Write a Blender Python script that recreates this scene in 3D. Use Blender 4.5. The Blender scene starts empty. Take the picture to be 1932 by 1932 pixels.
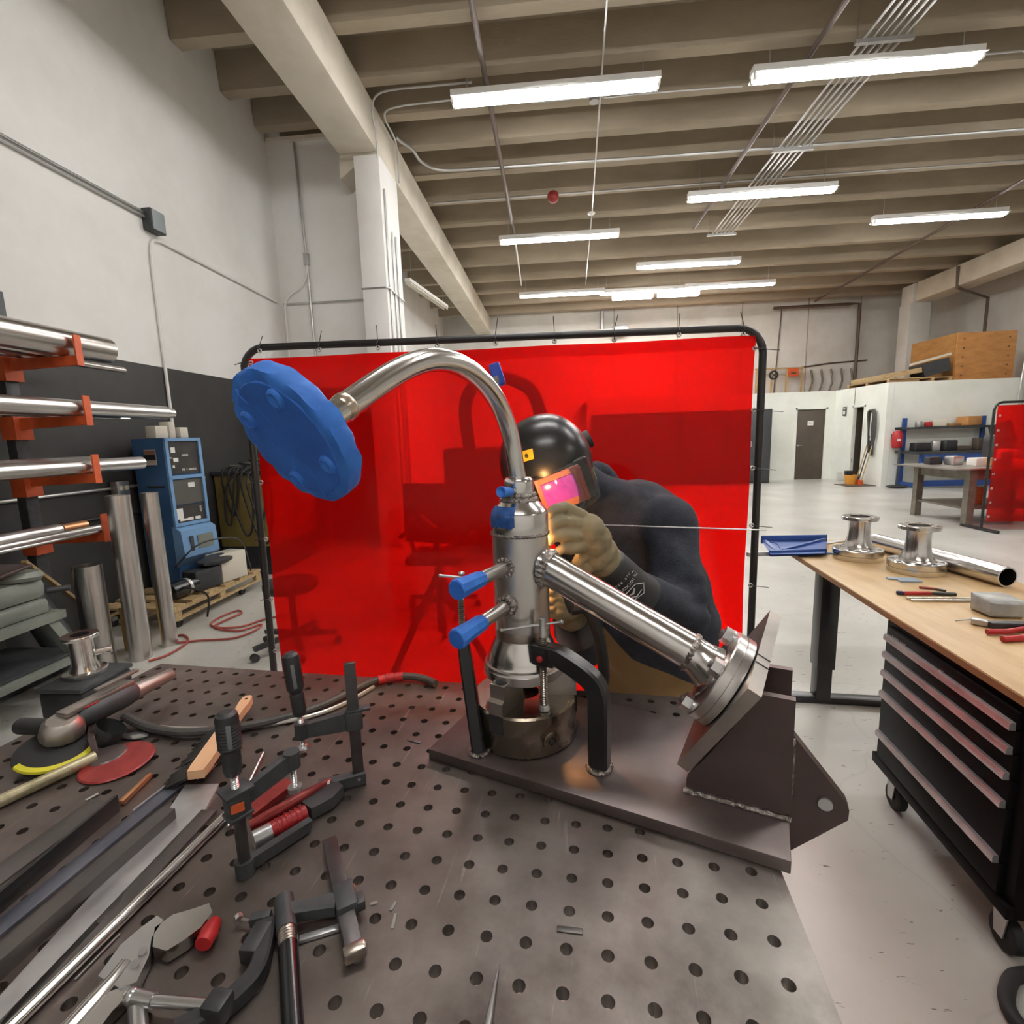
import bpy, bmesh, math, random
from mathutils import Vector, Matrix
random.seed(7)
R = math.radians
V = Vector
sc = bpy.context.scene
col = sc.collection
# ------------------------------------------------------------------ camera
CAM = V((0, 0, 1.52)); FPX = 942.0
_p, _r, _y = R(8.6), R(-1.754), R(-5.0)
FW = V((math.sin(_y)*math.cos(_p), math.cos(_y)*math.cos(_p), -math.sin(_p)))
_ri = V((math.cos(_y), -math.sin(_y), 0)); _up = _ri.cross(FW)
RI = _ri*math.cos(_r) + _up*math.sin(_r); UP = _up*math.cos(_r) - _ri*math.sin(_r)
cd = bpy.data.cameras.new('camera'); cd.sensor_width = 36; cd.lens = FPX/1932*36; cd.clip_start = .02; cd.clip_end = 100
co = bpy.data.objects.new('camera', cd); col.objects.link(co)
co.matrix_world = Matrix(((RI.x, UP.x, -FW.x, CAM.x), (RI.y, UP.y, -FW.y, CAM.y), (RI.z, UP.z, -FW.z, CAM.z), (0, 0, 0, 1)))
sc.camera = co
# ------------------------------------------------------------------ world and exposure
w = bpy.data.worlds.new('world'); sc.world = w; w.use_nodes = True
w.node_tree.nodes['Background'].inputs[0].default_value = (1, .97, .93, 1)
w.node_tree.nodes['Background'].inputs[1].default_value = 0.05
LAMP = 90.0                     # strength of the fluorescent tubes
sc.view_settings.view_transform = 'Standard'; sc.view_settings.look = 'None'
sc.view_settings.gamma = 1; sc.view_settings.use_curve_mapping = False
sc.view_settings.exposure = 0.0
sc.cycles.max_bounces = 9; sc.cycles.transparent_max_bounces = 8
ZT = 0.89                       # top of the welding table
# ------------------------------------------------------------------ surveying helpers: sight line of the survey photo met with a known plane
def ray(x, y): return FW + RI*((x-966)/FPX) + UP*((966-y)/FPX)
def onz(x, y, z): d = ray(x, y); return CAM + d*((z-CAM.z)/d.z)
def aty(x, y, Y): d = ray(x, y); return CAM + d*(Y/d.y)
def atx(x, y, X): d = ray(x, y); return CAM + d*(X/d.x)
def dep(x, y, zc): return CAM + ray(x, y)*zc
# ------------------------------------------------------------------ mesh builder
def basis(n):
    n = V(n).normalized(); a = V((0, 0, 1)) if abs(n.z) < .9 else V((1, 0, 0))
    u = a.cross(n).normalized(); return u, n.cross(u).normalized(), n
def cat(pts, k=6, closed=False):
    pts = [V(p) for p in pts]; n = len(pts); out = []
    for i in range(n if closed else n-1):
        if closed: a, b, c, d = pts[i-1], pts[i], pts[(i+1) % n], pts[(i+2) % n]
        else: a, b, c, d = pts[max(i-1, 0)], pts[i], pts[i+1], pts[min(i+2, n-1)]
        for j in range(k):
            t = j/k; out.append(.5*((2*b)+(c-a)*t+(2*a-5*b+4*c-d)*t*t+(3*b-a-3*c+d)*t**3))
    if not closed: out.append(pts[-1])
    return out
class M:
    def __init__(s): s.v = []; s.f = []
    def add(s, vs, fs):
        o = len(s.v); s.v += [V(v) for v in vs]; s.f += [tuple(i+o for i in f) for f in fs]; return s
    def box(s, c, size, rot=None, bev=0):
        c = V(c); hx, hy, hz = (q/2 for q in size); m = rot if rot else Matrix.Identity(3)
        if bev <= 0:
            vs = [c+m@V((x, y, z)) for x in (-hx, hx) for y in (-hy, hy) for z in (-hz, hz)]
            return s.add(vs, [(0, 1, 3, 2), (4, 6, 7, 5), (0, 4, 5, 1), (2, 3, 7, 6), (0, 2, 6, 4), (1, 5, 7, 3)])
        bm = bmesh.new(); bmesh.ops.create_cube(bm, size=1)
        for v in bm.verts: v.co = V((v.co.x*2*hx, v.co.y*2*hy, v.co.z*2*hz))
        bmesh.ops.bevel(bm, geom=bm.edges[:], offset=bev, segments=2, profile=.5, affect='EDGES')
        bm.verts.index_update(); vs = [c+m@v.co for v in bm.verts]; fs = [tuple(v.index for v in f.verts) for f in bm.faces]; bm.free()
        return s.add(vs, fs)
    def bar(s, a, b, wd, th, side=None, bev=0):
        a, b = V(a), V(b); d = b-a; L = d.length; z = d.normalized()
        x = (V(side) if side else basis(z)[0]); x = (x-z*x.dot(z)).normalized(); y = z.cross(x)
        return s.box((a+b)/2, (wd, th, L), Matrix((x, y, z)).transposed(), bev)
    def cyl(s, a, b, r, r2=None, n=16, cap=True):
        a, b = V(a), V(b); r2 = r if r2 is None else r2; u, w_, _ = basis(b-a); vs = []
        for p, q in ((a, r), (b, r2)):
            vs += [p+(u*math.cos(2*math.pi*i/n)+w_*math.sin(2*math.pi*i/n))*q for i in range(n)]
        fs = [(i, (i+1) % n, n+(i+1) % n, n+i) for i in range(n)]
        if cap: fs += [tuple(range(n-1, -1, -1)), tuple(range(n, 2*n))]
        return s.add(vs, fs)
    def tube(s, pts, r, n=8, closed=False, cap=True):
        pts = [V(p) for p in pts]; k = len(pts); rs = r if isinstance(r, (list, tuple)) else [r]*k
        t0 = (pts[1]-pts[0]).normalized(); u = basis(t0)[0]; vs = []
        for i, p in enumerate(pts):
            if closed: t = pts[(i+1) % k]-pts[i-1]
            else: t = pts[min(i+1, k-1)]-pts[max(i-1, 0)]
            t = t.normalized(); u = (u-t*u.dot(t)).normalized(); w_ = t.cross(u)
            vs += [p+(u*math.cos(2*math.pi*j/n)+w_*math.sin(2*math.pi*j/n))*rs[i] for j in range(n)]
        fs = []
        for i in range(k if closed else k-1):
            a, b = i*n, ((i+1) % k)*n
            fs += [(a+j, a+(j+1) % n, b+(j+1) % n, b+j) for j in range(n)]
        if cap and not closed: fs += [tuple(range(n-1, -1, -1)), tuple(range((k-1)*n, k*n))]
        return s.add(vs, fs)
    def lathe(s, prof, o=(0, 0, 0), ax=(0, 0, 1), n=32, closed=False):
        u, w_, a = basis(ax); o = V(o); k = len(prof); vs = []
        for r, z in prof:
            vs += [o+a*z+(u*math.cos(2*math.pi*j/n)+w_*math.sin(2*math.pi*j/n))*max(r, 1e-5) for j in range(n)]
        fs = []
        for i in range(k if closed else k-1):
            p, q = i*n, ((i+1) % k)*n; fs += [(p+j, p+(j+1) % n, q+(j+1) % n, q+j) for j in range(n)]
        return s.add(vs, fs)
    def prism(s, poly, o, ux, uy, th):
        o, ux, uy = V(o), V(ux).normalized(), V(uy).normalized(); nn = ux.cross(uy).normalized(); k = len(poly)
        vs = [o+ux*x+uy*y-nn*th/2 for x, y in poly]+[o+ux*x+uy*y+nn*th/2 for x, y in poly]
        return s.add(vs, [tuple(range(k-1, -1, -1)), tuple(range(k, 2*k))]+[(i, (i+1) % k, k+(i+1) % k, k+i) for i in range(k)])
    def ball(s, c, r, sc_=(1, 1, 1), n=12, rot=None):
        c = V(c); m = rot if rot else Matrix.Identity(3); vs = []; h = n//2
        for i in range(h+1):
            t = math.pi*i/h
            for j in range(n):
                f = 2*math.pi*j/n; vs.append(c+m@V((math.sin(t)*math.cos(f)*r*sc_[0], math.sin(t)*math.sin(f)*r*sc_[1], math.cos(t)*r*sc_[2])))
        return s.add(vs, [(i*n+j, i*n+(j+1) % n, (i+1)*n+(j+1) % n, (i+1)*n+j) for i in range(h) for j in range(n)])
    def hexp(s, a, b, r): return s.cyl(a, b, r, n=6)
    def ring(s, c, ax, R_, r, n=24, m=8):
        u, w_, _ = basis(ax); return s.tube([V(c)+(u*math.cos(2*math.pi*i/n)+w_*math.sin(2*math.pi*i/n))*R_ for i in range(n)], r, m, closed=True)
    def thread(s, a, b, r, pitch=.004, n=12):
        a, b = V(a), V(b); L = (b-a).length; k = max(2, int(L/pitch)); prof = []
        for i in range(k): prof += [(r*.76, i*pitch), (r, i*pitch+pitch*.5)]
        prof.append((r*.76, k*pitch)); prof = [(0, 0)]+prof+[(0, k*pitch)]
        return s.lathe(prof, a, b-a, n)
def root_loc(o):
    while o.parent: o = o.parent
    return o.location
def P(name, m, mat, parent=None, local=False, sharp=35, sub=0):
    me = bpy.data.meshes.new(name); off = V((0, 0, 0)) if (local or parent is None) else root_loc(parent)
    me.from_pydata([tuple(v-off) for v in m.v], [], m.f); me.update()
    bm = bmesh.new(); bm.from_mesh(me); bmesh.ops.remove_doubles(bm, verts=bm.verts[:], dist=1e-6); bmesh.ops.recalc_face_normals(bm, faces=bm.faces[:]); bm.to_mesh(me); bm.free()
    me.polygons.foreach_set('use_smooth', [True]*len(me.polygons)); me.set_sharp_from_angle(angle=R(sharp))
    o = bpy.data.objects.new(name, me); col.objects.link(o); me.materials.append(mat)
    if parent: o.parent = parent
    if sub: md = o.modifiers.new('sub', 'SUBSURF'); md.levels = sub; md.render_levels = sub
    return o
def tag(o, label, cat_, group=None):
    o['label'] = label; o['category'] = cat_
    if group: o['group'] = group
    return o
def thing(name, label, cat_, loc=(0, 0, 0), rz=0, group=None):
    o = bpy.data.objects.new(name, None); col.objects.link(o); o.location = loc; o.rotation_euler = (0, 0, rz); o.empty_display_size = .05
    return tag(o, label, cat_, group)
def solo(name, label, cat_, m, mat, group=None, loc=None, sharp=35):
    # a thing that is one mesh, its origin at its base
    if loc is None:
        xs = [v.x for v in m.v]; ys = [v.y for v in m.v]; zs = [v.z for v in m.v]
        loc = V(((min(xs)+max(xs))/2, (min(ys)+max(ys))/2, min(zs)))
    loc = V(loc); m.v = [v-loc for v in m.v]; o = P(name, m, mat, sharp=sharp); o.location = loc
    return tag(o, label, cat_, group)
def struct(name, m, mat, parent=None):
    o = P(name, m, mat, parent)
    o['kind'] = 'structure'
    return o
def dup(root, loc, rz=0, label=None, group=None):
    r = root.copy(); col.objects.link(r); r.location = loc; r.rotation_euler = (0, 0, rz)
    if label: r['label'] = label
    if group: r['group'] = group
    for ch in list(root.children):
        c = ch.copy(); col.objects.link(c); c.parent = r
        for g in list(ch.children):
            d = g.copy(); col.objects.link(d); d.parent = c
    return r
def text(name, s, size, o, ux, uy, mat, parent, ext=.0006, align='CENTER'):
    cu = bpy.data.curves.new(name, 'FONT'); cu.body = s; cu.size = size; cu.extrude = ext; cu.align_x = align; cu.align_y = 'CENTER'
    t = bpy.data.objects.new(name, cu); col.objects.link(t)
    ux = V(ux).normalized(); uy = V(uy); uy = (uy-ux*uy.dot(ux)).normalized(); n = ux.cross(uy)
    dg = bpy.context.evaluated_depsgraph_get(); me = bpy.data.meshes.new_from_object(t.evaluated_get(dg)); bpy.data.objects.remove(t)
    off = root_loc(parent); mw = Matrix((ux, uy, n)).transposed()
    for v in me.vertices: v.co = V(o)-off+mw@v.co
    me.name = name; ob = bpy.data.objects.new(name, me); col.objects.link(ob); ob.parent = parent; me.materials.clear(); me.materials.append(mat)
    return ob
# ------------------------------------------------------------------ materials
def lin(c): c /= 255; return c/12.92 if c <= .04045 else ((c+.055)/1.055)**2.4
def S(r, g, b): return (lin(r), lin(g), lin(b), 1)
def nn(t, kind, **kw):
    n = t.nodes.new(kind)
    for k, v in kw.items(): setattr(n, k, v)
    return n
def mk(name, c, rough=.5, metal=0, c2=None, ns=6, nd=4, lo=.35, hi=.65, bump=0, bs=60, stretch=None, rv=0, spec=None, coat=0, emit=None, es=0, alpha=1, trans=0):
    m = bpy.data.materials.new(name); m.use_nodes = True; t = m.node_tree; b = t.nodes['Principled BSDF']
    b.inputs['Base Color'].default_value = c; b.inputs['Roughness'].default_value = rough; b.inputs['Metallic'].default_value = metal
    if spec is not None: b.inputs['Specular IOR Level'].default_value = spec
    if coat: b.inputs['Coat Weight'].default_value = coat; b.inputs['Coat Roughness'].default_value = .08
    if trans: b.inputs['Transmission Weight'].default_value = trans
    if emit: b.inputs['Emission Color'].default_value = emit; b.inputs['Emission Strength'].default_value = es
    if c2 or bump or rv:
        tc = nn(t, 'ShaderNodeTexCoord'); src = tc.outputs['Object']
        if stretch:
            mp = nn(t, 'ShaderNodeMapping'); mp.inputs['Scale'].default_value = stretch; t.links.new(src, mp.inputs[0]); src = mp.outputs[0]
        n1 = nn(t, 'ShaderNodeTexNoise'); n1.inputs['Scale'].default_value = ns; n1.inputs['Detail'].default_value = nd; n1.inputs['Roughness'].default_value = .6; t.links.new(src, n1.inputs['Vector'])
        if c2:
            cr = nn(t, 'ShaderNodeValToRGB'); cr.color_ramp.elements[0].position = lo; cr.color_ramp.elements[1].position = hi
            cr.color_ramp.elements[0].color = c; cr.color_ramp.elements[1].color = c2
            t.links.new(n1.outputs['Fac'], cr.inputs[0]); t.links.new(cr.outputs[0], b.inputs['Base Color'])
        if rv:
            mr = nn(t, 'ShaderNodeMapRange'); mr.inputs[1].default_value = .3; mr.inputs[2].default_value = .7; mr.inputs[3].default_value = max(.03, rough-rv); mr.inputs[4].default_value = rough+rv
            t.links.new(n1.outputs['Fac'], mr.inputs[0]); t.links.new(mr.outputs[0], b.inputs['Roughness'])
        if bump:
            n2 = nn(t, 'ShaderNodeTexNoise'); n2.inputs['Scale'].default_value = bs; n2.inputs['Detail'].default_value = 3; t.links.new(src, n2.inputs['Vector'])
            bp = nn(t, 'ShaderNodeBump'); bp.inputs['Strength'].default_value = bump; bp.inputs['Distance'].default_value = .01
            t.links.new(n2.outputs['Fac'], bp.inputs['Height']); t.links.new(bp.outputs[0], b.inputs['Normal'])
    return m
K = {}
K['wall'] = mk('wall_paint', S(238, 237, 234), .75, 0, S(226, 224, 219), 1.2, 5, .4, .75, .05, 30)
K['wallgrey'] = mk('wall_paint_grey', S(214, 212, 205), .75, 0, S(198, 194, 185), .9, 5, .4, .7, .05, 30)
K['black_wall'] = mk('black_wall_paint', S(45, 44, 43), .6, 0, S(56, 55, 53), 1.5, 5)
K['cream'] = mk('girder_paint', S(218, 210, 194), .7, 0, S(196, 186, 168), 1.6, 6, .4, .75, .08, 25)
K['conc'] = mk('ceiling_concrete', S(146, 133, 114), .9, 0, S(180, 167, 147), 1.3, 8, .3, .75, .25, 40, stretch=(.35, 1, 1))
K['steel'] = mk('stainless', (.66, .64, .62, 1), .2, 1, (.72, .7, .68, 1), 5, 2)
K['steelb'] = mk('brushed_stainless', (.58, .56, .54, 1), .29, 1, (.64, .62, .6, 1), 4, 2)
K['weld'] = mk('weld_bead', (.45, .42, .4, 1), .3, 1, (.2, .17, .15, 1), 60, 3, bump=.6, bs=180)
K['heat'] = mk('heat_tint', (.3, .26, .23, 1), .32, 1, (.5, .44, .38, 1), 25, 3)
K['iron'] = mk('mill_scale', S(92, 82, 80), .42, .75, S(120, 110, 108), 5, 6, .3, .7, .05, 40, rv=.1)
K['iron2'] = mk('mill_scale_brown', S(76, 62, 60), .45, .6, S(92, 78, 76), 6, 5, rv=.1)
K['chuck'] = mk('chuck_iron', S(146, 138, 126), .24, .95, S(122, 110, 94), 9, 5, rv=.08)
K['grey'] = mk('machined_grey', S(160, 155, 150), .38, .9, S(188, 180, 172), 8, 4, rv=.1)
K['alu'] = mk('aluminium', S(206, 206, 207), .38, .75, S(178, 178, 180), 12, 4)
K['galv'] = mk('galvanised', S(190, 190, 188), .38, .85)
K['zinc'] = mk('zinc_bolt', S(205, 205, 205), .28, .95)
K['blk'] = mk('black_plastic', S(34, 35, 37), .45, 0, S(44, 45, 47), 20)
K['blkgloss'] = mk('black_gloss', S(22, 23, 25), .25, 0, spec=.6)
K['blkpaint'] = mk('black_paint', S(26, 26, 27), .32, 0, S(36, 35, 35), 8)
K['rubber'] = mk('rubber', S(28, 27, 27), .7)
K['cable'] = mk('cable_grey', S(62, 60, 58), .55)
K['dgrey'] = mk('dark_grey_cast', S(58, 60, 62), .5, .3, S(70, 72, 74), 30)
K['clampgrey'] = mk('clamp_bar', S(72, 68, 68), .4, .7, S(88, 84, 84), 20)
K['tape'] = mk('blue_tape', S(40, 104, 196), .6, 0, S(58, 126, 216), 18, 4, bump=.12, bs=70)
K['tapedark'] = mk('blue_tape_end', S(28, 88, 178), .55, 0, S(44, 108, 200), 12, 4, bump=.12, bs=60)
K['red'] = mk('red_plastic', S(176, 34, 36), .45, 0, S(150, 26, 30), 20)
K['dred'] = mk('dark_red_paint', S(122, 32, 32), .4, .2, S(150, 50, 46), 25)
K['orange'] = mk('orange_paint', S(206, 92, 44), .5, 0, S(186, 76, 36), 10)
K['yellow'] = mk('yellow_label', S(214, 206, 50), .55)
K['wood'] = mk('brush_wood', S(226, 184, 144), .5, 0, S(206, 158, 116), 5, 5, stretch=(1, 1, 6))
K['pine'] = mk('pallet_pine', S(188, 164, 122), .7, 0, S(160, 132, 92), 6, 5, stretch=(1, 6, 6))
K['ply'] = mk('plywood', S(196, 142, 84), .65, 0, S(168, 114, 62), 3, 6, .3, .7, stretch=(1, 1, 3))
K['white'] = mk('white_paint', S(232, 230, 226), .5)
K['ivory'] = mk('ivory_plastic', S(206, 200, 184), .5)
K['brown'] = mk('brown_door', S(72, 62, 54), .5, 0, S(80, 70, 60), 3)
K['blue'] = mk('blue_paint', S(36, 70, 136), .45)
K['mblue'] = mk('machine_blue', S(52, 88, 128), .42, 0, S(58, 96, 138), 4)
K['mbluel'] = mk('machine_blue_light', S(112, 152, 192), .42)
K['olive'] = mk('olive_paint', S(136, 118, 62), .55, 0, S(120, 104, 54), 4)
K['navy'] = mk('sweatshirt', S(34, 37, 46), .9, 0, S(44, 47, 57), 40, 3, bump=.25, bs=220)
K['pants'] = mk('tan_trousers', S(128, 104, 66), .9, 0, S(112, 90, 56), 20, 4, bump=.15, bs=80)
K['glove'] = mk('leather_glove', S(142, 130, 100), .75, 0, S(124, 112, 86), 16, 4, bump=.2, bs=60)
K['skin'] = mk('skin', S(190, 140, 115), .6)
K['paper'] = mk('paper_label', S(226, 224, 218), .7)
K['card'] = mk('cardboard', S(170, 134, 92), .8, 0, S(150, 116, 76), 8)
K['hosered'] = mk('red_hose', S(150, 66, 56), .6)
K['panelblk'] = mk('panel_black', S(40, 38, 36), .5, 0, S(54, 50, 46), 10)
K['greygreen'] = mk('machine_grey_green', S(118, 122, 114), .5, 0, S(104, 108, 100), 8)
K['plastic_clear'] = mk('cloudy_plastic', S(150, 150, 146), .35, 0, S(176, 176, 170), 12, 4, bump=.3, bs=30)
K['copper'] = mk('copper', S(206, 150, 110), .35, .9)
K['gold'] = mk('brass_tag', S(210, 170, 80), .35, .8)
K['silver_print'] = mk('silver_print', S(205, 205, 205), .5)
K['bristle'] = mk('bristle', S(50, 46, 44), .6)
K['flexhose'] = mk('silver_hose', S(190, 186, 180), .3, .7)
def setc(m, f): f(m.node_tree, m.node_tree.nodes['Principled BSDF'])
# floor: polished pale concrete with scuffs and marks
def floor_mat():
    m = bpy.data.materials.new('floor_concrete'); m.use_nodes = True; t = m.node_tree; b = t.nodes['Principled BSDF']
    tc = nn(t, 'ShaderNodeTexCoord'); L = t.links.new
    n1 = nn(t, 'ShaderNodeTexNoise'); n1.inputs['Scale'].default_value = 1.1; n1.inputs['Detail'].default_value = 7; L(tc.outputs['Object'], n1.inputs['Vector'])
    r1 = nn(t, 'ShaderNodeValToRGB'); r1.color_ramp.elements[0].position = .3; r1.color_ramp.elements[1].position = .7
    r1.color_ramp.elements[0].color = S(176, 174, 166); r1.color_ramp.elements[1].color = S(206, 204, 197); L(n1.outputs['Fac'], r1.inputs[0])
    mp = nn(t, 'ShaderNodeMapping'); mp.inputs['Rotation'].default_value = (0, 0, R(-52)); mp.inputs['Scale'].default_value = (6, 24, 1); L(tc.outputs['Object'], mp.inputs[0])
    n2 = nn(t, 'ShaderNodeTexNoise'); n2.inputs['Scale'].default_value = 1.6; n2.inputs['Detail'].default_value = 3; n2.inputs['Roughness'].default_value = .7; L(mp.outputs[0], n2.inputs['Vector'])
    r2 = nn(t, 'ShaderNodeValToRGB'); r2.color_ramp.elements[0].position = .31; r2.color_ramp.elements[1].position = .345; r2.color_ramp.elements[0].color = (.2, .19, .18, 1); r2.color_ramp.elements[1].color = (1, 1, 1, 1)
    L(n2.outputs['Fac'], r2.inputs[0])
    mx = nn(t, 'ShaderNodeMixRGB', blend_type='MULTIPLY'); mx.inputs[0].default_value = .9; L(r1.outputs[0], mx.inputs[1]); L(r2.outputs[0], mx.inputs[2])
    v = nn(t, 'ShaderNodeTexVoronoi'); v.feature = 'DISTANCE_TO_EDGE'; v.inputs['Scale'].default_value = 1.3
    n3 = nn(t, 'ShaderNodeTexNoise'); n3.inputs['Scale'].default_value = 2.5; n3.inputs['Detail'].default_value = 5; L(tc.outputs['Object'], n3.inputs['Vector'])
    ad = nn(t, 'ShaderNodeVectorMath'); ad.operation = 'ADD'; L(tc.outputs['Object'], ad.inputs[0]); ms_ = nn(t, 'ShaderNodeVectorMath'); ms_.operation = 'SCALE'; ms_.inputs['Scale'].default_value = .22; L(n3.outputs['Color'], ms_.inputs[0]); L(ms_.outputs[0], ad.inputs[1]); L(ad.outputs[0], v.inputs['Vector'])
    r3 = nn(t, 'ShaderNodeValToRGB'); r3.color_ramp.elements[0].position = 0; r3.color_ramp.elements[1].position = .012; r3.color_ramp.elements[0].color = (.62, .6, .57, 1); r3.color_ramp.elements[1].color = (1, 1, 1, 1); L(v.outputs['Distance'], r3.inputs[0])
    mx2 = nn(t, 'ShaderNodeMixRGB', blend_type='MULTIPLY'); mx2.inputs[0].default_value = .22; L(mx.outputs[0], mx2.inputs[1]); L(r3.outputs[0], mx2.inputs[2])
    L(mx2.outputs[0], b.inputs['Base Color'])
    mr = nn(t, 'ShaderNodeMapRange'); mr.inputs[3].default_value = .27; mr.inputs[4].default_value = .33; L(n1.outputs['Fac'], mr.inputs[0]); L(mr.outputs[0], b.inputs['Roughness'])
    return m
K['floor'] = floor_mat()
def table_mat():
    m = bpy.data.materials.new('table_steel'); m.use_nodes = True; t = m.node_tree; b = t.nodes['Principled BSDF']; L = t.links.new
    tc = nn(t, 'ShaderNodeTexCoord')
    n1 = nn(t, 'ShaderNodeTexNoise'); n1.inputs['Scale'].default_value = 3.2; n1.inputs['Detail'].default_value = 8; n1.inputs['Roughness'].default_value = .62; L(tc.outputs['Object'], n1.inputs['Vector'])
    r1 = nn(t, 'ShaderNodeValToRGB'); e = r1.color_ramp.elements; e[0].position = .3; e[0].color = S(80, 71, 66); e[1].position = .72; e[1].color = S(130, 122, 117)
    k = r1.color_ramp.elements.new(.5); k.color = S(103, 94, 89); L(n1.outputs['Fac'], r1.inputs[0])
    # worn bare right-hand corner, lamp reflection painted into its paler colour; fine scratches
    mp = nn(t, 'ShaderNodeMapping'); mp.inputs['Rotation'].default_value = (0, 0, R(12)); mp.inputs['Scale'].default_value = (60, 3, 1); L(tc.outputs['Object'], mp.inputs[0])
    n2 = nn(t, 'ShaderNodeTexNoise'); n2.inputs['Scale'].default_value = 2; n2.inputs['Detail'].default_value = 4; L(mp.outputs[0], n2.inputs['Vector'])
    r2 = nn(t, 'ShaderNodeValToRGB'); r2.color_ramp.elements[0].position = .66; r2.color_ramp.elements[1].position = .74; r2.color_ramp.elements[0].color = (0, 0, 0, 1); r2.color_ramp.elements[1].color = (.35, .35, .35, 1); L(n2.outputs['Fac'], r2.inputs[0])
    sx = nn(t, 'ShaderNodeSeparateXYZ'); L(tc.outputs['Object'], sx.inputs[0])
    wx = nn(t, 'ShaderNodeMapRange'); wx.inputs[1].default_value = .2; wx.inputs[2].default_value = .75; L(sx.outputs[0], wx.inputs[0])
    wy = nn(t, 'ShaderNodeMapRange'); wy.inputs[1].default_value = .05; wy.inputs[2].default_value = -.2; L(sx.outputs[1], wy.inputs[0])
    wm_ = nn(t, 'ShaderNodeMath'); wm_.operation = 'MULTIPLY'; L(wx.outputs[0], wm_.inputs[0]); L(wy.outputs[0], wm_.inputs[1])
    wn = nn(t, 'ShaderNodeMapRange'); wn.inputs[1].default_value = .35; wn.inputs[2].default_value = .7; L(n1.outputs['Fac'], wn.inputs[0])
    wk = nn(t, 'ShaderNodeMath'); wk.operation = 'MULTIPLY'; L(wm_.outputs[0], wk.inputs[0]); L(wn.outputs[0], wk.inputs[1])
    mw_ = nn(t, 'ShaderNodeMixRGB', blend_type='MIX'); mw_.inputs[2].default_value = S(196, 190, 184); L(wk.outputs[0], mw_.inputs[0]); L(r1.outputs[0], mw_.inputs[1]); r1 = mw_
    mx = nn(t, 'ShaderNodeMixRGB', blend_type='MIX'); mx.inputs[2].default_value = S(176, 170, 164); L(r2.outputs[0], mx.inputs[0]); L(r1.outputs[0], mx.inputs[1]); L(mx.outputs[0], b.inputs['Base Color'])
    b.inputs['Metallic'].default_value = .72
    n4 = nn(t, 'ShaderNodeTexNoise'); n4.inputs['Scale'].default_value = 9; n4.inputs['Detail'].default_value = 6; L(tc.outputs['Object'], n4.inputs['Vector'])
    mr = nn(t, 'ShaderNodeMapRange'); mr.inputs[1].default_value = .3; mr.inputs[2].default_value = .7; mr.inputs[3].default_value = .3; mr.inputs[4].default_value = .52; L(n4.outputs['Fac'], mr.inputs[0]); L(mr.outputs[0], b.inputs['Roughness'])
    bp = nn(t, 'ShaderNodeBump'); bp.inputs['Strength'].default_value = .08; bp.inputs['Distance'].default_value = .004; L(n4.outputs['Fac'], bp.inputs['Height']); L(bp.outputs[0], b.inputs['Normal'])
    return m
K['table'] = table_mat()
def curtain_mat():
    m = bpy.data.materials.new('red_curtain_vinyl'); m.use_nodes = True; t = m.node_tree; L = t.links.new
    t.nodes.remove(t.nodes['Principled BSDF']); out = t.nodes['Material Output']
    tr = nn(t, 'ShaderNodeBsdfTransparent'); tr.inputs[0].default_value = (.95, .006, .004, 1)
    tl = nn(t, 'ShaderNodeBsdfTranslucent'); tl.inputs[0].default_value = (.85, .004, .003, 1)
    df = nn(t, 'ShaderNodeBsdfDiffuse'); df.inputs[0].default_value = (.5, .004, .003, 1)
    gl = nn(t, 'ShaderNodeBsdfGlossy'); gl.inputs['Roughness'].default_value = .09; gl.inputs[0].default_value = (1, .8, .8, 1)
    a = nn(t, 'ShaderNodeMixShader'); a.inputs[0].default_value = .5; L(tl.outputs[0], a.inputs[1]); L(df.outputs[0], a.inputs[2])
    b = nn(t, 'ShaderNodeMixShader'); b.inputs[0].default_value = .4; L(tr.outputs[0], b.inputs[1]); L(a.outputs[0], b.inputs[2])
    fr = nn(t, 'ShaderNodeFresnel'); fr.inputs[0].default_value = 1.26
    tc = nn(t, 'ShaderNodeTexCoord'); n = nn(t, 'ShaderNodeTexNoise'); n.inputs['Scale'].default_value = 2.2; n.inputs['Detail'].default_value = 2; L(tc.outputs['Object'], n.inputs['Vector'])
    bp = nn(t, 'ShaderNodeBump'); bp.inputs['Strength'].default_value = .25; bp.inputs['Distance'].default_value = .05; L(n.outputs['Fac'], bp.inputs['Height']); L(bp.outputs[0], gl.inputs['Normal'])
    c = nn(t, 'ShaderNodeMixShader'); L(fr.outputs[0], c.inputs[0]); L(b.outputs[0], c.inputs[1]); L(gl.outputs[0], c.inputs[2]); L(c.outputs[0], out.inputs[0])
    return m
K['curtain'] = curtain_mat()
K['tube'] = mk('fluorescent_tube', (1, 1, 1, 1), .5, emit=(1, .985, .965, 1), es=LAMP)
def deskwood():
    m = mk('desk_wood', S(206, 176, 130), .42, 0, S(176, 142, 98), 2.2, 7, .3, .7, stretch=(5, 1, 1)); return m
K['desk'] = deskwood()
K['deskedge'] = mk('desk_edge', S(140, 96, 52), .5)
def clear_mat():
    m = bpy.data.materials.new('clear_visor'); m.use_nodes = True; t = m.node_tree; L = t.links.new; t.nodes.remove(t.nodes['Principled BSDF'])
    tr = nn(t, 'ShaderNodeBsdfTransparent'); tr.inputs[0].default_value = (.95, .93, .91, 1); gl = nn(t, 'ShaderNodeBsdfGlossy'); gl.inputs['Roughness'].default_value = .06
    fr = nn(t, 'ShaderNodeFresnel'); fr.inputs[0].default_value = 1.7; mx = nn(t, 'ShaderNodeMixShader'); L(fr.outputs[0], mx.inputs[0]); L(tr.outputs[0], mx.inputs[1]); L(gl.outputs[0], mx.inputs[2]); L(mx.outputs[0], t.nodes['Material Output'].inputs[0])
    return m
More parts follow.
